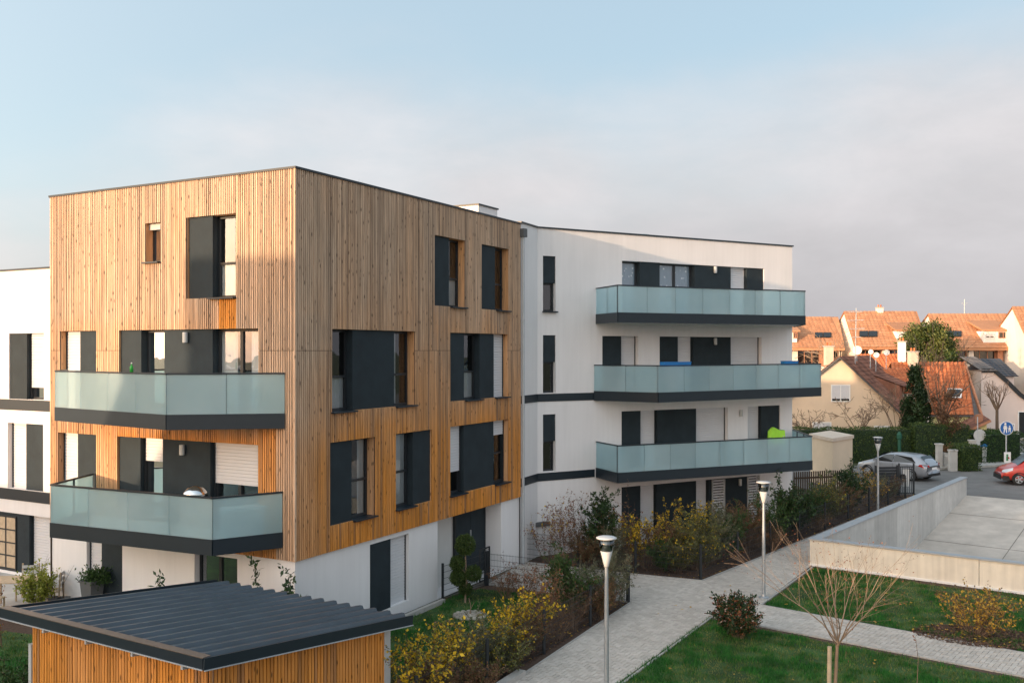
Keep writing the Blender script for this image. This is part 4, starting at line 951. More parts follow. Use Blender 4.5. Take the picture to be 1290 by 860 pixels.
# ================================================================== VEGETATION
def leaf_quads(P, size, asp=.5, upb=.3, tint=None, jit=.55):
    P = np.asarray(P); m = len(P); s = size * rng.uniform(1 - jit, 1 + jit, m)
    a = rng.normal(0, 1, (m, 3)); a[:, 2] += upb; a /= np.linalg.norm(a, axis=1)[:, None]
    b = rng.normal(0, 1, (m, 3)); b -= (b * a).sum(1)[:, None] * a; b /= np.linalg.norm(b, axis=1)[:, None]
    V = np.empty((m, 4, 3)); sa = s[:, None]
    V[:, 0] = P; V[:, 1] = P + a * sa * .5 + b * sa * asp * .5; V[:, 2] = P + a * sa; V[:, 3] = P + a * sa * .5 - b * sa * asp * .5
    T = rng.random(m) if tint is None else tint
    return V.reshape(-1, 3), np.arange(4 * m).reshape(-1, 4), np.repeat(np.clip(T, 0, 1), 4)
def rv(s=1): return Vector((random.gauss(0, s), random.gauss(0, s), random.gauss(0, s)))
KIND = {   # n stems, spread, leaf list [(mat, per metre of twig, size, aspect, only-above)], stem radius, side twigs, upright
 'yellow': (13, .55, [('leaf_yellow', 22, .075, .6, .35), ('leaf_lime', 12, .05, .5, .2), ('leaf_olive', 34, .045, .5, 0), ('leaf_brown', 22, .045, .5, 0)], .007, 7, .8),
 'gold':   (22, .6, [('leaf_gold', 15, .065, .6, .15), ('leaf_brown', 16, .05, .6, 0)], .007, 7, .7),
 'twig':   (20, .4, [('leaf_brown', 12, .055, .5, 0), ('leaf_red', 5, .06, .5, .4)], .006, 7, .9),
 'berry':  (10, .45, [('leaf_red', 10, .05, .6, .2), ('leaf_yellow', 4, .06, .6, .5), ('leaf_brown', 8, .05, .5, 0)], .008, 6, .8),
 'grey':   (20, .45, [('leaf_grey', 120, .05, .35, 0)], .006, 8, .8),
 'olive':  (20, .5, [('leaf_lime', 12, .05, .5, .3), ('leaf_olive', 95, .05, .5, 0), ('leaf_grey', 60, .045, .4, 0), ('leaf_yellow', 5, .06, .6, .3)], .006, 8, .8),
 'laurel': (9, .3, [('leaf_dark', 55, .12, .4, 0), ('leaf_green', 30, .11, .4, .3)], .010, 6, 1.3),
 'green':  (16, .45, [('leaf_green', 75, .07, .45, 0)], .007, 8, .8),
 'brown':  (24, .5, [('leaf_brown', 85, .045, .45, 0), ('leaf_olive', 22, .045, .5, 0)], .006, 8, .8),
 'straw':  (34, .3, [('leaf_brown', 14, .06, .25, .3)], .004, 3, 1.2),
 'lime':   (18, .5, [('leaf_lime', 80, .07, .5, 0)], .008, 8, .8),
 'camellia': (22, .5, [('leaf_dark', 60, .08, .5, 0), ('leaf_red', 22, .07, .5, .2), ('leaf_pink', 5, .05, .9, .3)], .010, 8, .6),
}
leafmat('leaf_pink', (.55, .38, .33), (.72, .55, .48))
NSH = {'yellow': 'yellow_leaved_shrub', 'gold': 'golden_shrub', 'twig': 'twiggy_shrub', 'berry': 'berry_shrub', 'grey': 'grey_leaved_shrub', 'olive': 'olive_shrub', 'laurel': 'laurel_shrub', 'green': 'green_shrub', 'brown': 'brown_shrub', 'straw': 'dry_grass_clump', 'lime': 'lime_shrub', 'camellia': 'flowering_shrub'}
def shrub(x, y, h, w, kind, label, group='shrubs in the planting beds', z0=0.0, dens=1.0, ):
    n, sp, leaves, sr, nt_, upr = KIND[kind]
    t = thing(NSH[kind], label, 'plant' if kind == 'straw' else 'shrub', (x, y, z0), group); st = MB(); seg = []
    for i in range(max(3, int(n * dens))):
        a = random.uniform(0, 6.28); rr = random.random() ** .6; hh = h * random.uniform(.6, 1.02) * (1 - .3 * rr)
        base = Vector((x + math.cos(a) * w * .12 * rr, y + math.sin(a) * w * .12 * rr, z0)); out = Vector((math.cos(a), math.sin(a), 0)) * (w * .5 * rr)
        pts = []; K = 5; wig = rv(.04 * h); 
        for k in range(K + 1):
            u = k / K; pts.append(base + out * (u ** (1.5 if upr > 1 else .9)) + Vector((0, 0, hh * (u if upr > .75 else u ** .85))) + wig * math.sin(u * 5) * .5)
        st.tube(pts, [sr * (1 - .75 * k / K) for k in range(K + 1)], 3)
        seg += [(pts[k], pts[k + 1], (pts[k + 1].z - z0) / h) for k in range(1, K)]
        for j in range(nt_):
            u = random.uniform(.25, 1); k = min(int(u * K), K - 1); p = pts[k].lerp(pts[k + 1], u * K - k)
            d = Vector((math.cos(a), math.sin(a), 0)) * .5 + rv(.8); d.z = abs(d.z) * upr + .35; d.normalize(); ln = h * random.uniform(.12, .3)
            q = p + d * ln * .5 + rv(.02); e = q + (d + rv(.25)).normalized() * ln * .5
            st.tube([p, q, e], [sr * .45, sr * .3, sr * .15], 3); seg += [(p, q, (q.z - z0) / h), (q, e, (e.z - z0) / h)]
    obj('branches', st, M['twig'], t)
    for mn, per_m, size, asp, above in leaves:
        P = []
        for p, q, u in seg:
            if u < above: continue
            k = (q - p).length * per_m * random.uniform(.6, 1.4) * .8; k = int(k) + (random.random() < k % 1)
            for _ in range(k): P.append(p.lerp(q, random.random()) + rv(size * .35))
        if P:
            pa = np.array([tuple(v) for v in P]); pa[:, 2] = np.maximum(pa[:, 2], z0 + .03)
            obj('leaves', leaf_quads(pa, size, asp), M[mn], t, stuff=True)
    return t
def sh_px(px, Y, h, w, kind, label, **k): return shrub(XY(px, Y), Y, h, w, kind, label, **k)
# bed along fence 1 (near to far)
for a in [
 (520, 18.3, 2.0, 1.0, 'yellow', 'sparse yellow leaved shrub at the bottom edge, first right of the shed'),
 (545, 19.0, 1.2, 1.1, 'brown', 'low brown tangled shrub below the yellow sprigs right of the shed'),
 (570, 19.6, 1.9, 1.2, 'yellow', 'yellow leaved shrub with tall sprigs left of the stone ring'),
 (598, 20.6, 1.5, 1.1, 'grey', 'grey green fine leaved shrub just in front of the stone ring'),
 (600, 19.4, 1.0, 1.0, 'brown', 'dark brown low shrub behind the second fence post from the bottom'),
 (640, 21.8, 1.7, 1.2, 'yellow', 'bright yellow leaved shrub right of the stone ring'),
 (632, 20.9, 1.2, 1.0, 'olive', 'olive leaved shrub below the bright yellow one beside the fence'),
 (668, 23.0, 1.6, 1.0, 'yellow', 'yellow topped shrub left of the tall reddish twigs'),
 (662, 22.2, 1.1, 1.0, 'brown', 'dense brown shrub tight against the fence in mid row'),
 (690, 24.2, 1.9, .9, 'twig', 'tall bare reddish brown twiggy shrub in the middle of the near bed'),
 (700, 23.4, 1.0, .9, 'straw', 'clump of dry straw coloured stems between fence posts'),
 (716, 25.4, 2.0, 1.0, 'green', 'tall dark green shrub behind the nearest lamp pole to its left'),
 (708, 27.0, 1.6, .9, 'twig', 'bare brown twiggy shrub beyond the tall dark green one'),
 (722, 24.3, 1.3, .9, 'straw', 'tawny dry grass clump left of the nearest lamp pole'),
 (738, 25.8, 1.6, 1.0, 'grey', 'pale grey green feathery shrub left of the nearest lamp head'),
 (755, 25.3, 1.3, 1.0, 'brown', 'brown fine twigged shrub right behind the nearest lamp pole'),
 (772, 26.4, 1.7, 1.1, 'grey', 'grey green rounded shrub at the fence corner'),
 (640, 27.4, 1.2, 1.0, 'twig', 'low purple brown twigs inside the garden near the gate'),
 (662, 27.2, 1.3, 1.0, 'twig', 'purple brown twiggy shrub along the short entrance fence'),
]: sh_px(*a)
# bed along fence C / white wing
for a in [
 (688, 32.2, 1.9, 1.0, 'berry', 'red leaved bare shrub left of the vent on the white wall'),
 (706, 31.6, 2.1, 1.1, 'berry', 'tall arching shrub with yellow and red leaves before the white wall'),
 (728, 31.9, 2.3, 1.0, 'twig', 'tall brown twiggy shrub left of the upright laurel'),
 (742, 31.4, 1.3, .9, 'brown', 'low brown shrub at the foot of the upright laurel'),
 (758, 31.7, 2.3, 1.0, 'laurel', 'tall upright dark laurel in front of the white wall'),
 (775, 31.2, 1.5, 1.0, 'grey', 'grey green shrub right beside the upright laurel'),
 (796, 31.4, 2.0, 1.1, 'twig', 'tall brown twigs in front of the left ground floor shutter'),
 (815, 31.2, 1.7, 1.1, 'yellow', 'yellow leaved shrub before the left ground floor shutter'),
 (838, 31.3, 1.6, 1.2, 'brown', 'brown mass of twigs before the dark ground floor panel'),
 (852, 30.7, 1.1, 1.0, 'olive', 'low olive shrub behind the junction fence'),
 (836, 30.8, 1.0, .9, 'green', 'low green shrub under the yellow leaves near the junction'),
 (862, 32.2, 2.1, 1.1, 'yellow', 'bright yellow shrub halfway along the white wing'),
 (880, 31.0, 1.7, 1.1, 'olive', 'olive grey bush at the fence corner of the path junction'),
 (896, 32.0, 1.9, 1.0, 'grey', 'feathery grey bush just right of the fence corner'),
 (912, 32.6, 1.7, 1.1, 'green', 'leafy green shrub in front of the louvred screen'),
 (930, 33.8, 1.7, 1.2, 'brown', 'brown bush in front of the dark wall between louvred screens'),
 (944, 33.5, 1.4, 1.0, 'twig', 'reddish twigs left of the middle lamp pole'),
 (966, 35.0, 1.9, 1.1, 'green', 'green shrub directly behind the middle lamp pole'),
 (955, 34.5, 1.3, 1.0, 'brown', 'low brown shrub behind the middle lamp pole'),
 (985, 35.8, 2.2, 1.1, 'laurel', 'tall dark laurel at the right end of the white wing'),
 (1004, 37.0, 1.7, 1.1, 'laurel', 'broad laurel just past the end of the white wing'),
 (1022, 38.2, 1.5, 1.2, 'green', 'green shrub below the cream utility box'),
 (1040, 39.5, 1.7, 1.2, 'olive', 'olive shrub right of the end laurels along the long fence'),
 (1056, 41.0, 1.4, 1.2, 'brown', 'brown shrub before the right corner of the utility box'),
 (1072, 42.2, 1.9, 1.2, 'laurel', 'upright laurel before the bonnet of the silver car'),
 (1090, 44.0, 1.5, 1.3, 'gold', 'dull golden twiggy shrub left of the farthest lamp'),
 (1108, 45.2, 1.1, 1.2, 'grey', 'grey shrub at the foot of the farthest lamp'),
 (1122, 46.4, 1.0, 1.0, 'brown', 'low brown shrub before the dark slatted screen'),
 (1030, 37.6, .9, 1.0, 'straw', 'dry grass clump low along the long fence'),
 (975, 33.9, .9, .8, 'straw', 'dry grass clump by the fence behind the middle lamp'),
]: sh_px(a[0], a[1], a[2] * 1.18, a[3] * 1.2, a[4], a[5], dens=1.25)
shrub(*G(930, 803)[:2], 1.2, 1.15, 'camellia', 'round dark red flowering bush between the two paths', 'shrubs on the lawn', dens=1.5)
shrub(*G(1228, 800)[:2], 1.35, 2.0, 'gold', 'wide golden leaved bush in the mulch circle on the lawn', 'shrubs on the lawn', dens=1.8)
sh_px(338, 21.0, 2.55, 1.0, 'laurel', 'laurel whose top shows above the shed roof before the block corner', group='plants behind the shed')
sh_px(201, 21.3, 2.1, .5, 'laurel', 'small leafy tip peeping over the left half of the shed roof', group='plants behind the shed', dens=.5)
sh_px(400, 20.2, 2.15, .5, 'straw', 'thin grass blades rising over the right half of the shed roof', group='plants behind the shed', dens=.25)
sh_px(48, 25.0, 1.35, 1.0, 'lime', 'yellow green bushy plant on the terrace behind the shed', group='terrace plants', z0=.26)
sh_px(4, 23.0, 1.6, 1.2, 'berry', 'sparse orange berried twigs at the left frame edge', group='terrace plants')
sh_px(3, 18.3, 1.5, 1.4, 'green', 'dark green shrub left of the shed wall at the frame edge', group='plants behind the shed')
# topiary
def topiary():
    g = Vector((XY(586, 27.0), 27.0, 0)); t = thing('topiary_tree', 'cloud pruned topiary with four green balls in front of the entrance', 'tree', g)
    balls = [(0, 0, 1.65, .30), (-.22, .0, 1.12, .22), (-.2, -.02, .72, .24), (.24, 0, .83, .24), (.0, .1, .38, .2)]
    tb = MB(); tb.tube([g, g + Vector((.03, 0, .7)), g + Vector((0, 0, 1.5))], [.03, .025, .018], 6)
    for b in balls[1:]: tb.tube([g + Vector((.02, 0, b[2] - .3)), g + Vector(b[:3])], [.015, .01], 5)
    obj('trunk', tb, M['bark_pale'], t)
    for b in balls:
        m = int(5200 * b[3] ** 1.4 / .2); d = rng.normal(0, 1, (m, 3)); d /= np.linalg.norm(d, axis=1)[:, None]; r = b[3] * (rng.uniform(.72, 1.0, m) * (1 + .07 * np.sin(d[:, 0] * 9) * np.sin(d[:, 2] * 8)))[:, None]
        obj('foliage_ball', leaf_quads(np.array(g) + np.array(b[:3]) + d * r, .045, .4), M['leaf_hedge'], t, stuff=True)
topiary()
# stone ring
g = G(592, 776); t = thing('stone_ring', 'ring of pale stones filled with gravel and a bare stem', 'planter', g)
for k in range(15):
    a = 6.283 * k / 15; obj('stone', MB().lathe((g.x + .4 * math.cos(a), g.y + .36 * math.sin(a), 0), [(.07, 0), (.08, .03), (.06, .07), (.02, .085)], 7), M['stone'], t)
gm = MB()
for k in range(420):
    a = random.uniform(0, 6.28); r = .34 * math.sqrt(random.random()); s = random.uniform(.012, .03); gm.box((g.x + r * math.cos(a), g.y + r * .84 * math.sin(a), .05 + random.uniform(0, .03)), (s * 2, s * 1.5, s), random.random() * 3)
obj('gravel', gm, M['stone'], t, stuff=True); obj('stem', MB().tube([g, g + Vector((.02, 0, .3)), g + Vector((-.03, 0, .5))], [.02, .012, .008], 5).tube([g + Vector((.02, 0, .2)), g + Vector((.12, 0, .4))], [.01, .005], 4), M['bark_pale'], t)
# trees -------------------------------------------------------------
def branch(mb, p, d, ln, r, depth, tips, spread=.55, upw=.25, kids=3, segs=4, sides=5, minr=.003):
    pts = [p]; q = p; dd = d.copy(); rad = [r]
    for k in range(segs):
        dd = (dd + rv(.09) + Vector((0, 0, upw * .12))).normalized(); q = q + dd * ln / segs; pts.append(q); rad.append(max(minr, r * (1 - .62 * (k + 1) / segs)))
    mb.tube(pts, rad, sides); tips.append((q, depth))
    if depth <= 0: return
    for j in range(kids):
        u = random.uniform(.35, 1); k = min(int(u * segs), segs - 1); b = pts[k].lerp(pts[k + 1], u * segs - k)
        nd = (dd + rv(spread) + Vector((0, 0, upw))).normalized(); branch(mb, b, nd, ln * random.uniform(.45, .68), rad[k + 1] * .75, depth - 1, tips, spread, upw, kids, max(2, segs - 1), max(3, sides - 1), minr)
def bare_tree(name, label, x, y, h, tr, fork, n, crown_w, depth=3, kids=3, mat_='bark', lean=.0, leaf=None, group='trees', spread=.5, upw=.3, minr=.003, bf=.5):
    t = thing(name, label, 'tree', (x, y, 0), group); tb = MB(); tips = []
    base = Vector((x, y, 0)); fk = base + Vector((lean, 0, fork)); tb.tube([base, base.lerp(fk, .5) + rv(.01), fk], [tr, tr * .85, tr * .75], 9); obj('trunk', tb, M[mat_], t, smooth=True)
    bb = MB()
    for i in range(n):
        a = 6.283 * i / n + random.uniform(-.3, .3); sl = random.uniform(.35, 1.0); d = Vector((math.cos(a) * crown_w / 2 * sl, math.sin(a) * crown_w / 2 * sl, (h - fork) * random.uniform(.75, 1))); ln = d.length * .78; tb_r = tr * bf
        branch(bb, fk - Vector((0, 0, random.uniform(0, .15))), d.normalized(), ln, tb_r, depth, tips, spread, upw, kids, 4, 5, minr)
    obj('branches', bb, M[mat_ if mat_ == 'bark_pale' else 'twig'], t)
    if leaf:
        P = [tuple(p + rv(.03 + .02 * h)) for p, dp_ in tips for _ in range(leaf[1])]; 
        if P: obj('leaves', leaf_quads(P, leaf[2], .6), M[leaf[0]], t, stuff=True)
    return t
YT = 18.9; xt = XY(1050, YT)
bare_tree('young_tree', 'slender leafless young tree fanning out above the bottom lawn', xt, YT, 3.35, .042, 1.42, 10, 2.7, 2, 4, 'bark_pale', .08, ('leaf_red', 2, .03), 'trees on the lawn', .36, .12, minr=.002, bf=.36)
tag(obj('tree_stake', MB().tube([(xt - .11, YT - .05, 0), (xt - .09, YT - .04, 1.3)], [.045, .042], 9, cap=True), M['stake']), 'round pale timber stake left of the leafless young tree', 'stake')
xs = XY(1155, 20.2); t = thing('sapling', 'tiny thin sapling with a red tip near the bottom right', 'tree', (xs, 20.2, 0)); obj('stem', MB().tube([(xs, 20.2, 0), (xs + .03, 20.2, .6), (xs - .03, 20.2, 1.1)], [.012, .009, .004], 4), M['twig'], t)
obj('leaves', leaf_quads([(xs - .03 + random.gauss(0, .03), 20.2, 1.05 + random.gauss(0, .05)) for _ in range(10)], .06), M['leaf_red'], t, stuff=True)
def crown_tree(name, label, x, y, h, w, z0, leafm, n=9000, size=.28, clumps=60, trunk=.2, shape='round', group='trees'):
    t = thing(name, label, 'tree', (x, y, 0), group)
    tb = MB(); tips = []; tb.tube([(x, y, 0), (x + .1, y, h * .4), (x, y, h * .85)], [trunk, trunk * .7, trunk * .2], 8)
    C = []
    for i in range(clumps):
        u = random.random(); zz = z0 + (h - z0) * u
        if shape == 'round': rmax = w / 2 * math.sqrt(max(.02, 1 - (2 * u - .85) ** 2 / 1.5)) 
        else: rmax = w / 2 * (1.02 - u) ** .7
        a = random.uniform(0, 6.28); r = rmax * random.random() ** .4 * .85; c = Vector((x + math.cos(a) * r, y + math.sin(a) * r, zz)); C.append((c, w * random.uniform(.09, .17)))
        if i % 3 == 0: tb.tube([(x, y, max(z0 * .6, zz - w * .35)), tuple(c)], [trunk * .25, .01], 4)
    obj('trunk', tb, M['bark'], t); P = []; T = []
    for c, r in C:
        m = n // clumps; d = rng.normal(0, 1, (m, 3)); d /= np.linalg.norm(d, axis=1)[:, None]; d *= (rng.uniform(.4, 1, m) * r)[:, None]; d[:, 2] *= 1.25
        P.append(np.array(c) + d); T.append(np.clip(rng.normal(random.random(), .22, m), 0, 1))
    P = np.concatenate(P); obj('crown', leaf_quads(P, size, .5, .6, np.concatenate(T)), M[leafm], t, stuff=True)
    return t
# ---- hedges
def hedge(label, x0, y0, x1, y1, wd, h, z0=0, leafm='leaf_hedge', size=.09, dens=260, group='clipped hedges', name='hedge'):
    t = thing(name, label, 'hedge', ((x0 + x1) / 2, (y0 + y1) / 2, 0), group); a, b = Vector((x0, y0)), Vector((x1, y1)); d = (b - a); ln = d.length; d /= ln; n = Vector((d.y, -d.x))
    q = [a + n * wd * .4 + d * .08, b + n * wd * .4 - d * .08, b - n * wd * .4 - d * .08, a - n * wd * .4 + d * .08]; obj('dark_core', MB().prism([(p.x, p.y) for p in q], z0, h - .1), M['leaf_dark'], t)  # plain dark box filling the hedge behind its leaf cards
    P = []
    def face(m, fn): 
        u, v = rng.random(m), rng.random(m); P.append(fn(u, v))
    jj = lambda m: rng.normal(0, .035, m)
    def side(sgn):
        m = int(ln * (h - z0) * dens); u, v = rng.random(m), rng.random(m); o_ = sgn * wd / 2 + jj(m) + .05 * np.sin(u * ln * 2.3) * np.sin(v * 5); return np.c_[a.x + d.x * u * ln + n.x * o_, a.y + d.y * u * ln + n.y * o_, z0 + v * (h - z0)]
    P.append(side(1)); P.append(side(-1)) if ln < 3 else None
    for e, (c) in ((0, a), (1, b)):
        m = int(wd * (h - z0) * dens); u, v = rng.uniform(-.5, .5, m), rng.random(m); o_ = jj(m); P.append(np.c_[c.x + n.x * u * wd + d.x * o_, c.y + n.y * u * wd + d.y * o_, z0 + v * (h - z0)])
    m = int(ln * wd * dens); u, v = rng.random(m), rng.uniform(-.5, .5, m); P.append(np.c_[a.x + d.x * u * ln + n.x * v * wd, a.y + d.y * u * ln + n.y * v * wd, h + jj(m) + .04 * np.sin(u * ln * 3)])
    obj('foliage', leaf_quads(np.concatenate(P), size, .5, .5), M[leafm], t, stuff=True); return t
hedge('long dark clipped hedge in front of the cream gabled house', 18.0, 61.0, 25.6, 61.0, 1.2, 2.15)
hedge('tall dark hedge section behind the silver car', 25.6, 60.6, 28.9, 60.2, 1.4, 2.45)
hedge('box shaped clipped bush beside the gate posts', 26.6, 56.7, 27.8, 56.9, 1.2, 1.5, dens=420)
hedge('hedge with bright green flat top in front of the yellow garage', 29.2, 61.0, 32.3, 62.0, 3.2, 1.9, leafm='leaf_green')
# ================================================================== HOUSES
def tiles(p0, u, v, m, parent, tw=.3, tl=.36, amp=.035, name='roof_tiles', part=True):
    p0 = Vector(p0); u = Vector(u); v = Vector(v); nu = max(1, round(u.length / tw)); nv = max(1, round(v.length / tl)); nn = u.cross(v).normalized()
    if nn.z < 0: nn = -nn
    mb = MB(); du, dv = u / nu, v / nv
    for j in range(nv):
        for i in range(nu):
            o = p0 + du * i + dv * j; h0, h1 = .045, .012; rw = dv * 1.04
            V = [o + nn * h0, o + du * .5 + nn * (h0 + amp), o + du + nn * h0, o + rw + nn * h1, o + rw + du * .5 + nn * (h1 + amp), o + rw + du + nn * h1, o, o + du]
            mb.add(V, [(0, 1, 4, 3), (1, 2, 5, 4), (6, 0, 1, 2, 7)] if amp else [(0, 2, 5, 3), (6, 7, 2, 0)], random.random())
    o = obj(name, mb, M[m], parent, stuff=True); return o
def hwin(parent, p, e, w, h, d_out=.04, fm='white_p', mull=1, shut=0, name='window'):
    "window on a wall: p lower-left corner on the wall plane, e unit run"
    fc = Face((p[0], p[1]), (p[0] + e[0], p[1] + e[1])); z = p[2]; t = .07
    if fc.n.y > 0: fc.n = -fc.n
    fr = MB(); fr.fbox(fc, 0, w, z, z + t, -d_out, .05); fr.fbox(fc, 0, w, z + h - t, z + h, -d_out, .05); fr.fbox(fc, 0, t, z + t, z + h - t, -d_out, .05); fr.fbox(fc, w - t, w, z + t, z + h - t, -d_out, .05)
    for k in range(mull): u = w * (k + 1) / (mull + 1); fr.fbox(fc, u - .03, u + .03, z + t, z + h - t, -d_out, .05)
    o = obj(name, fr, M[fm], parent); obj('pane', MB().fbox(fc, t, w - t, z + t, z + h - t, -.012, .03), M['car_glass'], o)
    if shut: obj('shutter', shutter(fc, t, w - t, z + h - t - shut * (h - 2 * t), z + h - t, -.03), M['shutter'], o)
    return o
def chimney(parent, x, y, z0, z1, w=.5, rz=0, m='chimney'):
    o = obj('chimney', MB().box((x, y, (z0 + z1) / 2), (w, w, z1 - z0), rz), M[m], parent); obj('chimney_cap', MB().box((x, y, z1 + .04), (w + .12, w + .12, .08), rz), M['plinth'], o)
    for k in (-.12, .12): obj('chimney_pot', MB().lathe((x + k, y, z1 + .08), [(.08, 0), (.07, .25)], 8), M['tile_orange'], o)
    return o
# cream gable house --------------------------------------------------
YH = 66.0; gx0, gx1 = XY(1003, YH), XY(1137, YH); apx = XY(1059, YH); ez_l, ez_r = H - (527 - HY) * YH / FPX, H - (523 - HY) * YH / FPX; az = H - (450 - HY) * YH / FPX
HA = thing('house', 'cream gabled house with steep brown tiled roof and shuttered attic window', 'house', (apx, YH, 0), 'older detached houses')
gx0 -= 3.0; ezl = az - (apx - gx0) * (az - ez_r) / (gx1 - apx) * .86
bk = Vector((5.2, 8.5)); FHd = Vector((1, -.05))
def hp(x, t=0, z=0): return (x + bk.x * t, YH + (x - apx) * -.05 + bk.y * t, z)
wm = MB(); V = [hp(gx0), hp(gx1), hp(gx1, 0, ez_r), hp(apx, 0, az), hp(gx0, 0, ezl)] + [hp(gx0, 1), hp(gx1, 1), hp(gx1, 1, ez_r), hp(apx, 1, az), hp(gx0, 1, ezl)]
wm.add(V, [(0, 1, 2, 3, 4), (5, 9, 8, 7, 6), (1, 6, 7, 2), (0, 4, 9, 5)]); obj('wall', wm, M['cream'], HA)
def roofside(parent, a, b, back, m, over=.3, **k):   # a = eave point, b = ridge point on the front gable
    a, b, back = Vector(a), Vector(b), Vector(back); s = (a - b).normalized(); a = a + s * .35; bn = back.normalized(); a2 = a - bn * over; b2 = b - bn * over; up = Vector((0, 0, .05))
    th_ = MB(); ln = back + bn * over * 2; q = [a2, b2, b2 + ln, a2 + ln]; th_.add([v - Vector((0, 0, .08)) for v in q] + [v + Vector((0, 0, .04)) for v in q], MB.BF); obj('roof_deck', th_, M['tile_grey'], parent)
    tiles(a2 + up, ln, b2 - a2, m, parent, **k)
bb3 = Vector((bk.x, bk.y, 0))
roofside(HA, hp(gx1, 0, ez_r), hp(apx, 0, az), bb3, 'tile_brown', tw=.32, tl=.38); roofside(HA, hp(gx0, 0, ezl), hp(apx, 0, az), bb3, 'tile_orange', tw=.32, tl=.38)
p = hp(XY(1047, YH), 0, H - (506 - HY) * YH / FPX); hwin(HA, p, (1, -.05), 1.32, 1.2, shut=.86)
p = hp(XY(1100, YH), 0, H - (552 - HY) * YH / FPX); hwin(HA, p, (1, -.05), 1.1, .9, shut=.3); p = hp(XY(1024, YH), 0, 1.0); hwin(HA, p, (1, -.05), 1.3, 1.2, shut=.4)
# dormer (shed type) on the right slope
def rs(t, k, dz=0):   # point on the right slope: t along the ridge 0..1, k from ridge (0) to eave (1)
    return Vector(hp(apx + (gx1 - apx) * k, t, az + (ez_r - az) * k + dz))
dm = MB(); a0, a1, b0, b1 = rs(.35, .35, .06), rs(.95, .35, .06), rs(.35, .80, 1.15), rs(.95, .80, 1.15); c0, c1 = rs(.35, .80, 0), rs(.95, .80, 0)
dm.add([a0, a1, b1, b0, c0, c1], [(3, 2, 5, 4), (0, 3, 4), (1, 5, 2)]); dz_ = obj('dormer', dm, M['tile_brown'], HA); tiles(a0 + Vector((0, 0, .04)) + (b0 - a0) * 1.15, a1 - a0, (a0 - b0) * 1.15, 'tile_brown', dz_, tw=.32, tl=.38)
e_ = (b1 - b0); obj('dormer_window', MB().add([c0.lerp(c1, .15) + Vector((.03, -.03, .3)), c0.lerp(c1, .6) + Vector((.03, -.03, .3)), b0.lerp(b1, .6) + Vector((.03, -.03, -.15)), b0.lerp(b1, .15) + Vector((.03, -.03, -.15))], [(0, 1, 2, 3)]), M['car_glass'], dz_)
chimney(HA, apx + .5, YH + 4.0, az - .6, az + .75, .55)
an = thing('antenna', 'tall television mast with aerials on the cream house roof', 'antenna', (XY(1077, 67.5), 67.5, 6.0))
ax_ = XY(1077, 67.5); amb = MB().tube([(ax_, 67.5, 5.6), (ax_ + .1, 67.5, 10.2)], .035, 6)
for z, l_ in ((9.9, .9), (9.3, 1.1), (8.7, 1.2), (8.1, .7)):
    amb.bar((ax_ - l_ / 2, 67.5, z), (ax_ + l_ / 2, 67.3, z + .05), .03, .03)
    for k in range(6): xx = ax_ - l_ / 2 + l_ * k / 5; amb.bar((xx, 67.2, z + .03), (xx, 67.8, z + .03), .015, .015)
obj('mast', amb, M['zinc'], an)
for i, (px, py, r) in enumerate(((1080, 441, .32), (1104, 447, .2), (1097, 443, .18), (1117, 444, .21))):
    x = XY(px, 68.5); z = H - (py - HY) * 68.5 / FPX
    t = thing('satellite_dish', ('largest white satellite dish, at the foot of the mast', 'small white dish right of the mast, lowest one', 'small white dish between the mast and the orange roof', 'white dish farthest right beside the orange roof')[i], 'satellite dish', (x, 68.5, z), 'satellite dishes on the house roofs')
    obj('dish', MB().lathe((x, 68.5, z), [(.02, .1), (r * .6, .06), (r, -.04), (r * .98, -.05), (r * .6, .04)], 16, axis='y', rz=-.3), M['white_p'], t, smooth=True)
    obj('arm', MB().bar((x, 68.5, z - .1), (x - .1, 68.0, z - .05), .03, .03).bar((x, 68.6, z), (x, 68.6, z - 1.2), .04, .04), M['zinc'], t)
# orange roofed house --------------------------------------------------
YO = 72.0; HO = thing('house', 'low house with vivid orange tiled roof, skylight and stubby chimney', 'house', (XY(1180, YO), YO, 0), 'older detached houses')
ox0, ox1 = XY(1128, YO), XY(1226, YO); oz1 = H - (457 - HY) * 75 / FPX; oz0 = H - (523 - HY) * YO / FPX
rx0, rx1 = XY(1125, 75), XY(1216, 75)
obj('wall', MB().prism([(ox0 + .3, YO + .35), (ox1 - .2, YO + .35), (ox1 - .2, YO + 7), (ox0 + .3, YO + 7)], 0, oz0 + .1), M['yellow'], HO)
fr_ = MB(); q = [Vector((ox0, YO, oz0)), Vector((ox1 + .5, YO, oz0)), Vector((rx1, 75.4, oz1)), Vector((rx0, 75.4, oz1))]
fr_.add([v - Vector((0, 0, .1)) for v in q] + [v for v in q], MB.BF); obj('roof_deck', fr_, M['tile_grey'], HO)
tiles(q[0] + Vector((0, 0, .03)), (q[1] - q[0]) * .93, q[3] - q[0], 'tile_orange', HO, tw=.32, tl=.36, amp=.09)
bk_ = MB().quad(q[3], q[2], (ox1 + .5, 79, oz0), (ox0, 79, oz0)); obj('rear_roof', bk_, M['tile_orange'], HO)
gb_ = MB().add([(ox1 - .1, YO + .3, 0), (ox1 - .1, 78.6, 0), (ox1 - .1, 78.6, oz0), (rx1 - .25, 75.4, oz1 - .1), (ox1 - .1, YO + .3, oz0)], [(0, 1, 2, 3, 4)]); obj('gable_wall', gb_, M['yellow'], HO)
vg = MB().bar(q[1] + Vector((.1, -.1, -.05)), q[2] + Vector((.1, 0, .05)), .12, .3); obj('verge_board', vg, M['brick'], HO)
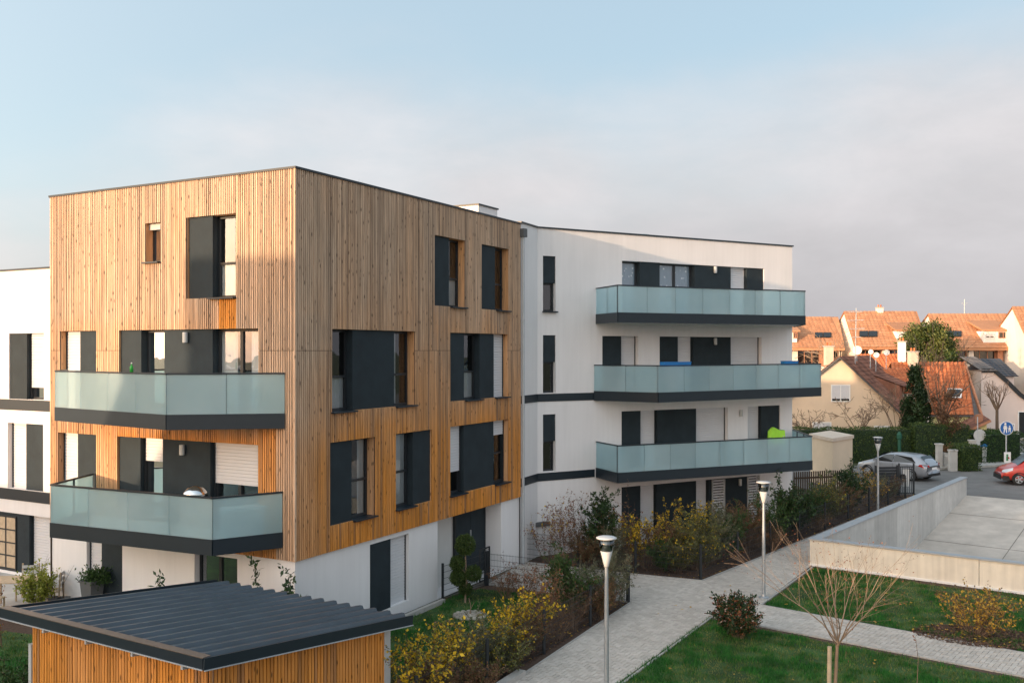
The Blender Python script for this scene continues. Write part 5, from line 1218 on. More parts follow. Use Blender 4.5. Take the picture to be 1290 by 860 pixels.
def onroof(px, py):   # point on the front slope
    k = (px - CX) / FPX; m_s = (q[3] - q[0]).normalized(); nrm = (q[1] - q[0]).cross(q[3] - q[0]).normalized(); dr_ = Vector((k, 1, -(py - HY) / FPX)); o_ = Vector((0, 0, H)); t_ = (q[0] - o_).dot(nrm) / dr_.dot(nrm); return o_ + dr_ * t_, nrm
pts_ = [onroof(*a) for a in ((1191, 502), (1210, 502.5), (1211.5, 491), (1193, 490.5))]; nr_ = pts_[0][1]; nr_ = nr_ if nr_.z > 0 else -nr_
P4 = [p_ + nr_ * .17 for p_, _ in pts_]
sk = obj('skylight', MB().add([p_ + nr_ * .0 for p_, _ in pts_] + P4, MB.BF), M['white_p'], HO); cc = sum(P4, Vector()) / 4; obj('pane', MB().quad(*[cc + (p_ - cc) * .8 + nr_ * .01 for p_ in P4]), M['car_glass'], sk)
# cross gable at its left
cg = Vector((XY(1148, 72.0), 71.0, 0)); 
tiles((XY(1122, 70.5), 70.5, H - (495 - HY) * 70.5 / FPX), (XY(1165, 70.5) - XY(1122, 70.5), 0, 0), (.2, 3.6, 1.75), 'tile_orange', HO, tw=.32, tl=.36, amp=.09, name='lower_roof_tiles')
obj('lower_wall', MB().box((XY(1146, 71.5), 71.8, 2), (2.4, 2, 3.9)), M['pale'], HO); hwin(HO, (XY(1152, 70.7), 70.75, 3.05), (1, 0), .85, .75)
chimney(HO, XY(1150, 75), 75, 5.6, 7.05, .62)
# second orange roof behind the cream house
HQ = thing('house', 'orange tiled roof of a house half hidden behind the brown roof', 'house', (XY(1120, 80), 80, 0), 'older detached houses')
zq0, zq1 = H - (480 - HY) * 78 / FPX, H - (446 - HY) * 81 / FPX
tiles((XY(1095, 78), 78, zq0), (XY(1160, 78) - XY(1095, 78), 0, 0), (0, 3, zq1 - zq0), 'tile_orange', HQ, tw=.3, tl=.34, amp=.05)
obj('wall', MB().prism([(XY(1097, 78), 78.4), (XY(1158, 78), 78.4), (XY(1158, 78), 83.6), (XY(1097, 78), 83.6)], 0, zq0), M['pale'], HQ)
obj('rear_roof', MB().quad((XY(1095, 78), 81, zq1), (XY(1160, 78), 81, zq1), (XY(1160, 78), 84, zq0), (XY(1095, 78), 84, zq0)), M['tile_orange'], HQ)
chimney(HQ, XY(1136, 80), 80, 5.5, 7.9, .5, m='white_p')
# pink house with slate hipped roof, right -----------------------------
YP = 76.0; HP = thing('house', 'pale pink house with curved verge and dark grey roof at the right edge', 'house', (XY(1262, YP), YP, 0), 'older detached houses')
def hz(py, Y): return H - (py - HY) * Y / FPX
V = [(XY(1236, YP), YP, 0), (XY(1290, YP), YP, 0), (XY(1291, YP), YP, hz(503, YP)), (XY(1284, YP), YP, hz(498, YP)), (XY(1268, YP), YP, hz(482, YP)), (XY(1252, YP), YP, hz(468, YP)), (XY(1236, YP), YP, hz(468, YP))]
n7 = len(V); V2 = [(x + 2.2, y + 7, z) for x, y, z in V]
obj('wall', MB().add(V + V2, [tuple(range(n7)), tuple(range(n7, 2 * n7))[::-1]] + [(i, (i + 1) % n7, n7 + (i + 1) % n7, n7 + i) for i in range(n7)]), M['pink'], HP)
vb = MB()
for a, b in zip(V[2:6], V[3:7]): vb.bar(Vector(a) + Vector((0, -.1, .1)), Vector(b) + Vector((0, -.1, .1)), .3, .14, up=Vector((0, 1, 0)))
obj('verge_board', vb, M['frame'], HP)
for a, b in zip(V[2:5], V[3:6]):
    a, b = Vector(a), Vector(b); tiles(a + Vector((0, -.1, .1)), (2.2, 7, 0), b - a, 'tile_slate', HP, tw=.35, tl=.4)
tiles((XY(1234, YP), YP - .3, hz(467, YP)), (XY(1253, YP) - XY(1234, YP) + .1, 0, 0), (-.6, 2.4, hz(450, YP) - hz(467, YP)), 'tile_grey', HP, tw=.35, tl=.4)
rf = MB().quad((XY(1253, YP), YP - .3, hz(467, YP)), (XY(1253, YP) + 2, YP + 7, hz(467, YP)), (XY(1224, YP) + 2, YP + 7, hz(449, YP)), (XY(1228, YP), YP + 2.1, hz(449, YP))); obj('roof_slope', rf, M['tile_grey'], HP)
hwin(HP, (XY(1259, YP), YP - .03, hz(557, YP)), (1, 0), 1.2, 1.5, mull=1); hwin(HP, (XY(1282, YP), YP - .03, .1), (1, 0), 1.0, 2.2, mull=0, name='front_door')
HS = thing('house', 'flat fronted house with navy slate roof behind the pink house', 'house', (XY(1275, 82), 82, 0), 'older detached houses')
tiles((XY(1252, 82), 82, hz(474, 82)), (XY(1281, 82) - XY(1250, 82), 0, 0), (0, 3, hz(452, 85) - hz(474, 82)), 'tile_slate', HS, tw=.35, tl=.4)
obj('wall', MB().prism([(XY(1240, 82), 82.3), (XY(1280, 82), 82.3), (XY(1280, 82), 88), (XY(1240, 82), 88)], 0, hz(474, 82)), M['pink'], HS)
obj('rear_roof', MB().quad((XY(1252, 82), 85, hz(452, 85)), (XY(1281, 82), 85, hz(452, 85)), (XY(1281, 82), 88.2, hz(474, 82)), (XY(1252, 82), 88.2, hz(474, 82))), M['tile_slate'], HS)
# yellow garage with tiled monopitch
YG = 63.5; GA = thing('garage', 'pale yellow garage with sloping reddish tiled roof at the street corner', 'garage', (XY(1235, YG), YG, 0))
V = [(XY(1210, YG), YG, 0), (XY(1243, YG - 1), YG - 1, 0), (XY(1243, YG - 1), YG - 1, hz(532, YG - 1)), (XY(1210, YG), YG, hz(548, YG))]
obj('wall', MB().add(V + [(x + 2.4, y + 6, z) for x, y, z in V], MB.BF), M['yellow'], GA)
a = Vector((XY(1207, YG), YG - .2, hz(547, YG))); b = Vector((XY(1246, YG - 1), YG - 1.2, hz(529, YG - 1))); tiles(a, Vector((2.6, 6.6, 0)), b - a, 'tile_brown', GA, tw=.3, tl=.35)
obj('verge_board', MB().bar(a - Vector((0, .05, .02)), b - Vector((0, .05, .02)), .1, .16), M['brick'], GA)
# low roof with skylights beyond it? kept as a chimney box on the garage
obj('vent_pipe', MB().box((XY(1237, YG), YG + .4, hz(528, YG)), (.35, .35, .6)), M['brick'], GA)
# utility box / small flat roofed cream building
YU = 50.0; UB = thing('utility_building', 'small cream flat roofed utility building beside the hedge', 'building', (XY(1048, YU), YU, 0))
u0, u1, u2 = Vector(gp(1021, 52)), Vector(gp(1049, 49.3)), Vector(gp(1074, 51.2)); u3 = u0 + (u2 - u1)
obj('wall', MB().prism([tuple(u0), tuple(u1), tuple(u2), tuple(u3)], 0, 2.45), M['yellow'] if False else M['cream'], UB)
cen = (u0 + u1 + u2 + u3) / 4; obj('roof_slab', MB().prism([tuple(cen + (p - cen) * 1.07) for p in (u0, u1, u2, u3)], 2.45, 2.62), M['chimney'], UB)
# terraced row ----------------------------------------------------------
def row_house(label, pxl, pxr, yr, ye, Y, win, dorm=None, chim=None, rl=0, rr=0):
    t = thing('terraced_house', label, 'house', (XY((pxl + pxr) / 2, Y), Y, 0), 'terraced houses with orange roofs'); D = 4.2
    x0, x1 = XY(pxl, Y), XY(pxr, Y); zr = hz(yr, Y + D); ze = hz(ye, Y)
    xr0, xr1 = XY(rl, Y + D), XY(rr, Y + D)
    x1r = xr1
    deck = MB(); q = [Vector((x0, Y - .3, ze)), Vector((x1, Y - .3, ze)), Vector((x1r, Y + D, zr)), Vector((xr0, Y + D, zr))]
    tiles(q[0], q[1] - q[0], q[3] - q[0], 'tile_terra', t, tw=.38, tl=.4, amp=.02)
    obj('roof_deck', deck.add([v - Vector((0, 0, .25)) for v in q] + [v - Vector((0, 0, .02)) for v in q], MB.BF), M['tile_terra'], t)
    obj('rear_roof', MB().quad(q[3], q[2], (x1, Y + 2 * D, ze), (x0, Y + 2 * D, ze)), M['tile_terra'], t)
    wl_ = MB(); 
    for xx, xr in ((x0 + .15, xr0 + .1), (x1 - .15, x1r - .1)): wl_.add([(xx, Y + 1.0, 0), (xx, Y + 2 * D, 0), (xx, Y + 2 * D, ze), (xr, Y + D, zr - .15), (xx, Y, ze), (xx, Y + .99, 0)], [(0, 1, 2, 3, 4, 5)])
    wl_.quad((x0 + .15, Y + .6, 0), (x1 - .15, Y + .6, 0), (x1 - .15, Y + .6, ze), (x0 + .15, Y + .6, ze)); obj('wall', wl_, M['pale'], t)
    # storey under the eaves: piers, ribbon windows, balcony slab and parapet
    xx = x0 + .5; k = 0; fl0 = ze - 2.35
    pat = [('w', 2.3), ('p', .5), ('w', 2.2), ('b', .55), ('w', 1.5)]
    while xx < x1 - .6:
        kd, wd = pat[k % len(pat)]; wd = min(wd, x1 - .3 - xx)
        if kd == 'w' and wd > .6: hwin(t, (xx, Y + .58, fl0 + .55), (1, 0), wd, 1.55, mull=int(wd / .8), fm='white_p' if k % 2 else 'brick')
        elif wd > .1: obj('pier', MB().box((xx + wd / 2, Y + .35, ze - 1.2), (wd * .9, .5, 2.3)), M['brick' if kd == 'b' else 'pale'], t)
        xx += wd; k += 1
    obj('balcony_slab', MB().box(((x0 + x1) / 2, Y - .05, fl0 - .05), (x1 - x0 - .2, 1.3, .2)), M['plinth'], t); obj('balcony_parapet', MB().box(((x0 + x1) / 2, Y - .66, fl0 + .3), (x1 - x0 - .25, .1, .6)), M['pale'], t)
    def rpt(px, py):
        nrm = (q[1] - q[0]).cross(q[3] - q[0]).normalized(); dr_ = Vector(((px - CX) / FPX, 1, -(py - HY) / FPX)); o_ = Vector((0, 0, H)); tt = (q[0] - o_).dot(nrm) / dr_.dot(nrm); return o_ + dr_ * tt + (nrm if nrm.z > 0 else -nrm) * .08
    for wx0, wx1, wy0, wy1 in win:
        n_ = 2
        for k in range(n_):
            a_, b_ = wx0 + (wx1 - wx0) * k / n_ + .4, wx0 + (wx1 - wx0) * (k + 1) / n_ - .4
            P_ = [rpt(a_, wy1), rpt(b_, wy1), rpt(b_, wy0), rpt(a_, wy0)]; c_ = sum(P_, Vector()) / 4
            nn_ = (P_[1] - P_[0]).cross(P_[3] - P_[0]).normalized(); nn_ = nn_ if nn_.z > 0 else -nn_
            o = obj('roof_window', MB().add([p - nn_ * .1 for p in P_] + [p + nn_ * .06 for p in P_], MB.BF), M['frame'], t); obj('pane', MB().quad(*[c_ + (p - c_) * .86 + nn_ * .075 for p in P_]), M['car_glass'], o)
    if dorm:
        dx0, dx1, dy0, dy1 = dorm; a = rpt(dx0, dy1); yy = a.y - .15; X0, X1 = XY(dx0, yy), XY(dx1, yy); Z0, Z1 = hz(dy1, yy), hz(dy0, yy)
        o = obj('dormer', MB().prism([(X0, yy), (X1, yy), (X1, yy + 3.2), (X0, yy + 3.2)], Z0 - .1, Z1), M['white_p'], t)
        rfm = MB().add([(X0 - .25, yy - .25, Z1), (X1 + .25, yy - .25, Z1), (X1 + .25, yy + 3.0, Z1 + 1.0), (X0 - .25, yy + 3.0, Z1 + 1.0), (X0 - .25, yy - .25, Z1 + .14), (X1 + .25, yy - .25, Z1 + .14), (X1 + .25, yy + 3.0, Z1 + 1.14), (X0 - .25, yy + 3.0, Z1 + 1.14)], MB.BF); obj('dormer_roof', rfm, M['tile_terra'], o)
        w = X1 - X0
        for k in range(2):
            u0 = X0 + .15 + k * w * .52; g0_ = hwin(t, (u0, yy - .02, Z0 + .3), (1, 0), w * .36, (Z1 - Z0) * .62, mull=1, fm='white_p' if k == 0 else 'brick', shut=.75 if k == 0 else 0, name='dormer_window')
    if chim: x = XY(chim[0], Y + D); chimney(t, x, Y + D, zr - .4, hz(chim[1], Y + D), .55, m='pale')
    return t
row_house('leftmost orange roofed terraced house, half hidden by the white wing', 962, 1063, 399, 438, 90, [(1026, 1047, 420, 426)], dorm=(990, 1004, 418, 430), rl=950, rr=1056)
row_house('second terraced house from the left, with chimney and paired roof windows', 1076, 1169, 392, 437, 89, [(1082, 1105, 418, 425)], dorm=(1130, 1160, 417, 427), chim=(1108, 388), rl=1063, rr=1155)
row_house('terraced house right of the evergreen with a white dormer', 1183, 1286, 395, 438, 88, [(1188, 1211, 418, 425)], dorm=(1239, 1271, 417, 430), rl=1169, rr=1272)
row_house('rightmost terraced house cut off by the frame edge', 1298, 1400, 386, 440, 83, [(1310, 1330, 412, 420)], rl=1275, rr=1380)
tag(obj('antenna', MB().tube([(XY(1215, 95), 95, 10.5), (XY(1215, 95), 95, 12.3)], .04, 5).bar((XY(1215, 95) - .3, 95, 11.9), (XY(1215, 95) + .3, 95, 11.9), .04, .04), M['zinc']), 'thin pole aerial on the ridge of the terraced house with the white dormer', 'antenna')
# background trees
crown_tree('evergreen_tree', 'broad rounded evergreen tree between the orange roof and the terraces', XY(1168, 82), 82, 8.9, 6.0, 3.5, 'leaf_thuja', 30000, .2, 100, .25, 'round')
crown_tree('conifer', 'dark conifer behind the tall hedge beside the brown roofed house', XY(1153, 62.5), 62.5, 5.9, 2.9, .4, 'leaf_dark', 12000, .17, 60, .12, 'cone')
crown_tree('broad_bush', 'rust brown leafy bush between the conifer and the gate posts', XY(1192, 60.2), 60.2, 4.6, 2.7, .5, 'leaf_brown', 5200, .12, 42, .05, 'round')
bare_tree('bare_tree', 'leafless spreading tree before the orange roofed house', XY(1186, 62), 62, 7.0, .12, 2.2, 7, 4.4, 3, 3, 'bark', spread=.6, minr=.012)
bare_tree('bare_tree', 'small leafless fruit tree in front of the cream gable', XY(1083, 63), 63, 3.6, .1, 1.5, 6, 3.4, 3, 3, 'bark', spread=.8, upw=.05, minr=.014)
bare_tree('bare_tree', 'leafless crooked tree at the corner of the cream gable, left', XY(1018, 63), 63, 3.1, .1, 1.2, 6, 3.6, 3, 3, 'bark', spread=.8, upw=.05, minr=.014)
bare_tree('bare_tree', 'leafless bushy tree left of the conifer against the brown roof', XY(1128, 62.8), 62.8, 4.6, .08, 1.5, 5, 2.4, 3, 3, 'bark', spread=.6, minr=.012)
bare_tree('pollard_tree', 'pollarded bare tree with knobbly branches before the pink house', XY(1256, 68), 68, 4.7, .13, 2.9, 8, 1.9, 2, 4, 'bark', spread=.45, upw=.5, minr=.012)
bare_tree('bare_tree', 'pale leafless tree in front of the leftmost terrace', XY(1046, 84), 84, 7.9, .1, 4, 6, 5.5, 3, 3, 'bark_pale', spread=.7, upw=.0, minr=.015)
# gate posts, low walls, fence bits by the street
for i, (px, py, hh) in enumerate(((1183, 590, 1.45), (1198, 593, 1.2), (1202.5, 593, 1.2), (1225, 588, 1.6))):
    g = G(px, py); t = thing('gate_post', ('tall pale stone gate post nearest the silver car', 'grey gate post left of the pair beside the box bush', 'grey gate post right of the pair, touching the box bush', 'pale gate post top showing behind the box bush')[i], 'gate post', (g.x, g.y, 0), 'stone gate posts by the street')
    obj('shaft', MB().box((g.x, g.y, hh / 2), (.32 if i in (0, 3) else .22, .3, hh)), M['plinth'], t); obj('cap', MB().box((g.x, g.y, hh + .04), (.42 if i in (0, 3) else .27, .38, .08)), M['plinth'], t)
a, b = G(1185, 589), G(1197, 592); t = thing('picket_gate', 'low grey slatted gate between the pale gate posts', 'gate', (a.x, a.y, 0))
for k in range(7): p = a.lerp(b, (k + .5) / 7); obj('picket', MB().box((p.x, p.y, .5), (.07, .03, 1.0)), M['light_grey'], t)
obj('rail', MB().bar((a.x, a.y, .25), (b.x, b.y, .25), .03, .06).bar((a.x, a.y, .8), (b.x, b.y, .8), .03, .06), M['light_grey'], t)
a, b = Vector((30.2, 59.0)), Vector((33.6, 66.5)); t = thing('low_wall', 'low grey garden wall running up the street beside the pavement', 'wall', (a.x, a.y, 0))
obj('wall_base', MB().bar((31.8, 61.5, .35), (38, 80, .35), .2, .7), M['light_grey'], t); obj('railing', MB().bar((31.8, 61.5, 1.0), (38, 80, 1.0), .05, .35), M['wood_dark'], t)
g = G(1133, 585); t = thing('green_post_box', 'green cylindrical post standing before the hedge behind the silver car', 'post', (XY(1133, 59.5), 59.5, 0)); x = XY(1133, 59.5)
obj('body', MB().lathe((x, 59.5, 0), [(.1, 0), (.1, 1.6), (.15, 1.65), (.16, 1.9), (.1, 2.0)], 14), M['green_d'], t, smooth=False); obj('cap', MB().lathe((x, 59.5, 2.0), [(.11, 0), (.05, .08)], 12), M['green_d'], t)
x, y = XY(1238, 60.0), 60.0; t = thing('litter_bin', 'pale bin with a blue lid on the pavement corner', 'bin', (x, y, .11)); obj('body', MB().lathe((x, y, .11), [(.2, 0), (.25, 1.0)], 12), M['light_grey'], t); obj('lid', MB().lathe((x, y, 1.11), [(.28, 0), (.28, .08), (.1, .2)], 12), M['blue'], t)
# ================================================================== SIGNS
ys = 57.5; xs = XY(1268, ys); z_c = hz(539, ys); r = .42
t = thing('road_sign', 'round blue sign with white adult and child figures on a grey pole', 'road sign', (xs, ys, 0), 'street signs')
obj('pole', MB().tube([(xs, ys + .04, 0), (xs, ys + .04, z_c + .3)], .04, 8), M['zinc'], t)
dsk = obj('disc', MB().lathe((xs, ys, z_c), [(r, 0), (r, -.02)], 28, axis='y'), M['white_p'], t)
obj('blue_face', MB().lathe((xs, ys - .022, z_c), [(r * .92, 0), (r * .92, -.006)], 28, axis='y'), M['signblue'], dsk)
def fig(cx_, cz, s, nm):
    mb = MB(); Y_ = ys - .034
    mb.lathe((cx_, Y_, cz + .78 * s), [(.12 * s, 0), (.12 * s, -.004)], 12, axis='y')
    P = [(-.14, .62), (.14, .62), (.2, .3), (.12, .3), (.12, .34), (.2, -.0), (.1, 0), (.0, .28), (-.1, 0), (-.2, 0), (-.12, .34), (-.2, .3)]
    for poly in ([(-.15, .63), (.15, .63), (.17, .2), (-.17, .2)], [(-.15, .63), (-.24, .28), (-.18, .26), (-.1, .5)], [(.15, .63), (.24, .28), (.18, .26), (.1, .5)], [(-.16, .2), (-.02, .2), (-.1, -.22), (-.2, -.22)], [(.02, .2), (.16, .2), (.2, -.22), (.1, -.22)]):
        mb.add([(cx_ + u * s, Y_, cz + v * s) for u, v in poly], [(0, 1, 2, 3)])
    obj(nm, mb, M['white_p'], dsk)
fig(xs - .09, z_c - .17, .55, 'adult_figure'); fig(xs + .17, z_c - .17, .36, 'child_figure')
zp = hz(576, ys); pn = obj('lower_panel', MB().box((xs + .04, ys - .02, zp), (.40, .03, .66)), M['white_p'], t)
obj('green_figure', MB().box((xs + .02, ys - .045, zp - .05), (.12, .008, .28)).lathe((xs + .02, ys - .04, zp + .15), [(.06, 0), (.06, -.008)], 10, axis='y'), M['green_p'], pn); obj('red_mark', MB().box((xs + .1, ys - .045, zp - .02), (.1, .008, .1)), M['red_p'], pn)
x, y = XY(1231.5, 59.6), 59.6; t = thing('road_sign', 'back of a round grey sign on a thin pole left of the blue one', 'road sign', (x, y, 0), 'street signs')
obj('pole', MB().tube([(x, y, 0), (x, y, 3.0)], .035, 8), M['zinc'], t); obj('disc', MB().lathe((x + .12, y, hz(548, y)), [(.38, 0), (.38, -.02)], 20, axis='y'), M['light_grey'], t); obj('small_plate', MB().box((x, y - .03, hz(556, y)), (.3, .02, .45)), M['light_grey'], t)
# ================================================================== CARS
def car(name, label, x, y, ang, paintm, st, wheels, glass, taper=.0, dark_bumper=False, front_detail=True):
    """st: stations along the length (front +x): (x, z_low, z_belt, z_top, half_low, half_belt, half_top)"""
    t = thing(name, label, 'car', (x, y, 0), 'cars by the street')
    co, si = math.cos(ang), math.sin(ang)
    def T(p): return (x + p[0] * co - p[1] * si, y + p[0] * si + p[1] * co, p[2])
    def ring(s):
        X, zl, zb, zt, hl, hb, ht = s; zm = zl + (zb - zl) * .5
        h = [(0, zl), (hl * .8, zl), (hl, zl + .07), (hb + .01, zm), (hb, zb - .03), (hb - .03, zb), (ht + (hb - ht) * .15, zb + (zt - zb) * .80), (ht * .85, zt - .01), (0, zt)] 
        return [(X, u, z) for u, z in h] + [(X, -u, z) for u, z in h[-2:0:-1]]
    R_s = [ring(s) for s in st]; n = len(R_s[0]); V = [T(p) for r_ in R_s for p in r_]
    F = [(i * n + k, i * n + (k + 1) % n, (i + 1) * n + (k + 1) % n, (i + 1) * n + k) for i in range(len(st) - 1) for k in range(n)] + [tuple(range(n)), tuple(range((len(st) - 1) * n, len(st) * n))[::-1]]
    b = obj('body', MB().add(V, F), M[paintm], t, smooth=True); md = b.modifiers.new('s', 'SUBSURF'); md.levels = 1; md.render_levels = 1
    def poly(nm, pts, m, par=b, both=True):
        for sg in (1, -1) if both else (1,):
            obj(nm, MB().add([T((p[0], sg * p[1], p[2])) for p in pts], [tuple(range(len(pts)))]), M[m], par)
    for nm, pts, m, both in glass: poly(nm, pts, m, b, both)
    for wx, wr, hw in wheels:
        for sg in (1, -1):
            tr_ = MB(); V = []; prof = [(wr * .62, .0), (wr, .02), (wr, .19), (wr * .62, .21)]; N_ = 20
            for r_, d_ in prof:
                for k in range(N_): a_ = 6.2832 * k / N_; V.append(T((wx + r_ * math.cos(a_), sg * (hw - d_), wr + r_ * math.sin(a_))))
            F = [(i * N_ + k, i * N_ + (k + 1) % N_, (i + 1) * N_ + (k + 1) % N_, (i + 1) * N_ + k) for i in range(3) for k in range(N_)]
            w = obj('wheel', tr_.add(V, F), M['rubber'], t)
            rm = MB(); 
            for k in range(5):
                a_ = 6.2832 * k / 5; P = [(.03, -.5), (.6, -.14), (.6, .14), (.03, .5)]
                rm.add([T((wx + wr * (u * math.cos(a_ + v * .9)), sg * (hw - .012), wr + wr * (u * math.sin(a_ + v * .9)))) for u, v in ((.12, -.7), (.62, -.28), (.62, .28), (.12, .7))], [(0, 1, 2, 3)])
            for k in range(N_): a0_, a1_ = 6.2832 * k / N_, 6.2832 * (k + 1) / N_; rm.add([T((wx + wr * f * math.cos(a_), sg * (hw - .006), wr + wr * f * math.sin(a_))) for f, a_ in ((.56, a0_), (.66, a0_), (.66, a1_), (.56, a1_))], [(0, 1, 2, 3)])
            rm.add([T((wx + wr * .16 * math.cos(6.283 * k / 10), sg * (hw - .010), wr + wr * .16 * math.sin(6.283 * k / 10))) for k in range(10)], [tuple(range(10))])
            obj('rim', rm, M['galv'], w); obj('hub_back', MB().add([T((wx + wr * .62 * math.cos(6.283 * k / 16), sg * (hw - .06), wr + wr * .62 * math.sin(6.283 * k / 16))) for k in range(16)], [tuple(range(16))]), M['black'], w)
            ar = MB(); NN = 14      # arch: dark gap above the wheel
            for k in range(NN):
                a0_, a1_ = math.pi * k / NN, math.pi * (k + 1) / NN; ar.add([T((wx + wr * f * math.cos(a_), sg * (hw + .004), wr + wr * f * math.sin(a_))) for f, a_ in ((.98, a0_), (1.13, a0_), (1.13, a1_), (.98, a1_))], [(0, 1, 2, 3)])
            obj('wheel_arch', ar, M['black'], b)
    return t, T, b
g1, g2 = G(1157, 602.5), G(1104, 596); dirc = (Vector((g2.x, g2.y)) - Vector((g1.x, g1.y))); angc = math.radians(128)
cc_ = Vector((.5, 0)) + Vector((g1.x, g1.y)) + Vector((math.cos(angc), math.sin(angc))) * 1.3 + Vector((math.sin(angc), -math.cos(angc))) * -.85
st = [(-2.12, .42, .82, .86, .62, .70, .55), (-2.06, .28, .86, .98, .76, .84, .62), (-1.85, .22, .93, 1.22, .83, .88, .62), (-1.45, .2, .95, 1.41, .86, .90, .64), (-.9, .19, .95, 1.46, .87, .91, .66), (-.2, .19, .93, 1.47, .87, .91, .68), (.35, .19, .92, 1.42, .87, .91, .66), (.85, .19, .91, 1.16, .87, .90, .68), (1.2, .2, .90, .97, .87, .89, .70), (1.7, .22, .78, .86, .84, .86, .66), (2.0, .27, .68, .74, .76, .78, .58), (2.12, .38, .58, .62, .6, .62, .45)]
gl = [('side_window', [(-1.55, .862, 1.02), (-1.3, .80, 1.30), (-.3, .745, 1.375), (-.25, .895, .97)], 'car_glass', True),
      ('side_window', [(-.2, .895, .97), (-.24, .745, 1.375), (.25, .755, 1.34), (.92, .885, .965)], 'car_glass', True),
      ('rear_window', [(-2.045, -.6, .98), (-2.045, .6, .98), (-1.64, .52, 1.37), (-1.64, -.52, 1.37)], 'car_glass', False),
      ('windscreen', [(1.24, -.66, .955), (1.24, .66, .955), (.5, .56, 1.41), (.5, -.56, 1.41)], 'car_glass', False),
      ('taillight', [(-2.14, .48, .80), (-2.02, .86, .78), (-1.72, .915, .86), (-1.80, .91, .96), (-2.07, .80, .94), (-2.14, .5, .92)], 'taillight', True),
      ('headlight', [(1.62, .875, .72), (1.95, .82, .62), (2.08, .66, .62), (2.02, .66, .72), (1.66, .86, .80)], 'headlight', True),
      ('bumper', [(-2.17, -.66, .3), (-2.17, .66, .3), (-2.17, .6, .45), (-2.17, -.6, .45)], 'black', False),
      ('number_plate', [(-2.165, -.26, .66), (-2.165, .26, .66), (-2.155, .26, .78), (-2.155, -.26, .78)], 'white_p', False)]
tc_, Tc, body = car('hatchback_car', 'silver five door hatchback parked in front of the dark hedge', cc_.x, cc_.y, angc, 'car_silver', st, [(-1.28, .32, .905), (1.33, .32, .90)], gl)
for sg in (1, -1): obj('mirror', MB().box(Tc((.78, sg * .98, 1.0)), (.16, .2, .14), angc), M['car_silver'], body)
dl = MB()
for X in (-.22, .85, -1.1):
    for sg in (1, -1): dl.add([Tc((X, sg * .921, .3)), Tc((X + .012, sg * .921, .3)), Tc((X + .012, sg * .917, .9)), Tc((X, sg * .917, .9))], [(0, 1, 2, 3)])
obj('door_seam', dl, M['black'], body)
for X in (-.45, .55):
    for sg in (1, -1): obj('door_handle', MB().box(Tc((X, sg * .93, .86)), (.2, .03, .03), angc), M['zinc'], body)
# red car (front quarter in frame)
angr = math.radians(168); gw = G(1274, 611.5); cr_ = Vector((gw.x, gw.y)) - Vector((math.cos(angr), math.sin(angr))) * 1.28 + Vector((math.sin(angr), -math.cos(angr))) * .0
nside = Vector((-math.sin(angr), math.cos(angr))); cr_ = cr_ + Vector((.6, .85))
st = [(-2.1, .3, .95, 1.3, .7, .78, .55), (-2.0, .22, 1.02, 1.7, .82, .86, .68), (-1.2, .2, 1.04, 1.8, .86, .89, .7), (-.2, .2, 1.03, 1.8, .87, .9, .7), (.35, .2, 1.03, 1.74, .87, .9, .68), (.95, .2, 1.0, 1.28, .87, .89, .66), (1.3, .2, .96, 1.04, .87, .88, .7), (1.75, .24, .84, .93, .83, .85, .66), (2.0, .28, .66, .76, .77, .78, .58), (2.1, .35, .55, .6, .64, .64, .46)]
gl = [('side_window', [(-.1, .89, 1.08), (-.1, .76, 1.66), (.35, .755, 1.62), (1.0, .88, 1.06)], 'car_glass', True), ('side_window', [(-1.4, .885, 1.08), (-1.35, .76, 1.66), (-.18, .76, 1.66), (-.18, .89, 1.08)], 'car_glass', True),
      ('windscreen', [(1.33, -.66, 1.03), (1.33, .66, 1.03), (.5, .58, 1.70), (.5, -.58, 1.70)], 'car_glass', False),
      ('headlight', [(1.6, .875, .80), (1.93, .83, .68), (2.07, .6, .68), (2.0, .58, .80), (1.55, .82, .95)], 'headlight', True),
      ('bumper', [(2.13, -.74, .28), (2.13, .74, .28), (2.12, .70, .52), (2.12, -.70, .52)], 'black', False), ('side_trim', [(1.72, .89, .24), (2.08, .8, .26), (2.06, .8, .5), (1.78, .885, .5)], 'black', True)]
tr2, Tr, body = car('compact_car', 'red compact car entering the frame at the right edge', cr_.x, cr_.y, angr, 'car_red', st, [(-1.3, .33, .895), (1.28, .33, .895)], gl)
for sg in (1, -1): obj('mirror', MB().box(Tr((.85, sg * .99, 1.12)), (.16, .2, .18), angr), M['car_red'], body)
# a parked car glimpsed far up the street is left dark between trees in the photo
# ================================================================== BALCONY AND TERRACE ITEMS
def bxyz(px, Y): return XY(px, Y), Y
x, y = bxyz(246, 22.1); zf = 2.83; t = thing('barbecue', 'round kettle barbecue with shiny lid on the lower timber block balcony', 'barbecue', (x, y, zf))
obj('bowl', MB().lathe((x, y, zf + .75), [(.06, 0), (.22, .06), (.28, .2)], 16), M['black'], t, smooth=True); obj('lid', MB().lathe((x, y, zf + .96), [(.285, 0), (.27, .1), (.18, .2), (.04, .25)], 16), M['chrome'], t, smooth=True)
for k in range(3): a = k * 2.094; obj('leg', MB().tube([(x + .1 * math.cos(a), y + .1 * math.sin(a), zf + .78), (x + .26 * math.cos(a), y + .26 * math.sin(a), zf)], .012, 5), M['galv'], t)
x, y = bxyz(306, 22.22); t = thing('storage_box', 'pale storage box with blue label behind the frosted balcony glass', 'box', (x, y, zf)); an_ = math.atan2(FL.e.y, FL.e.x)
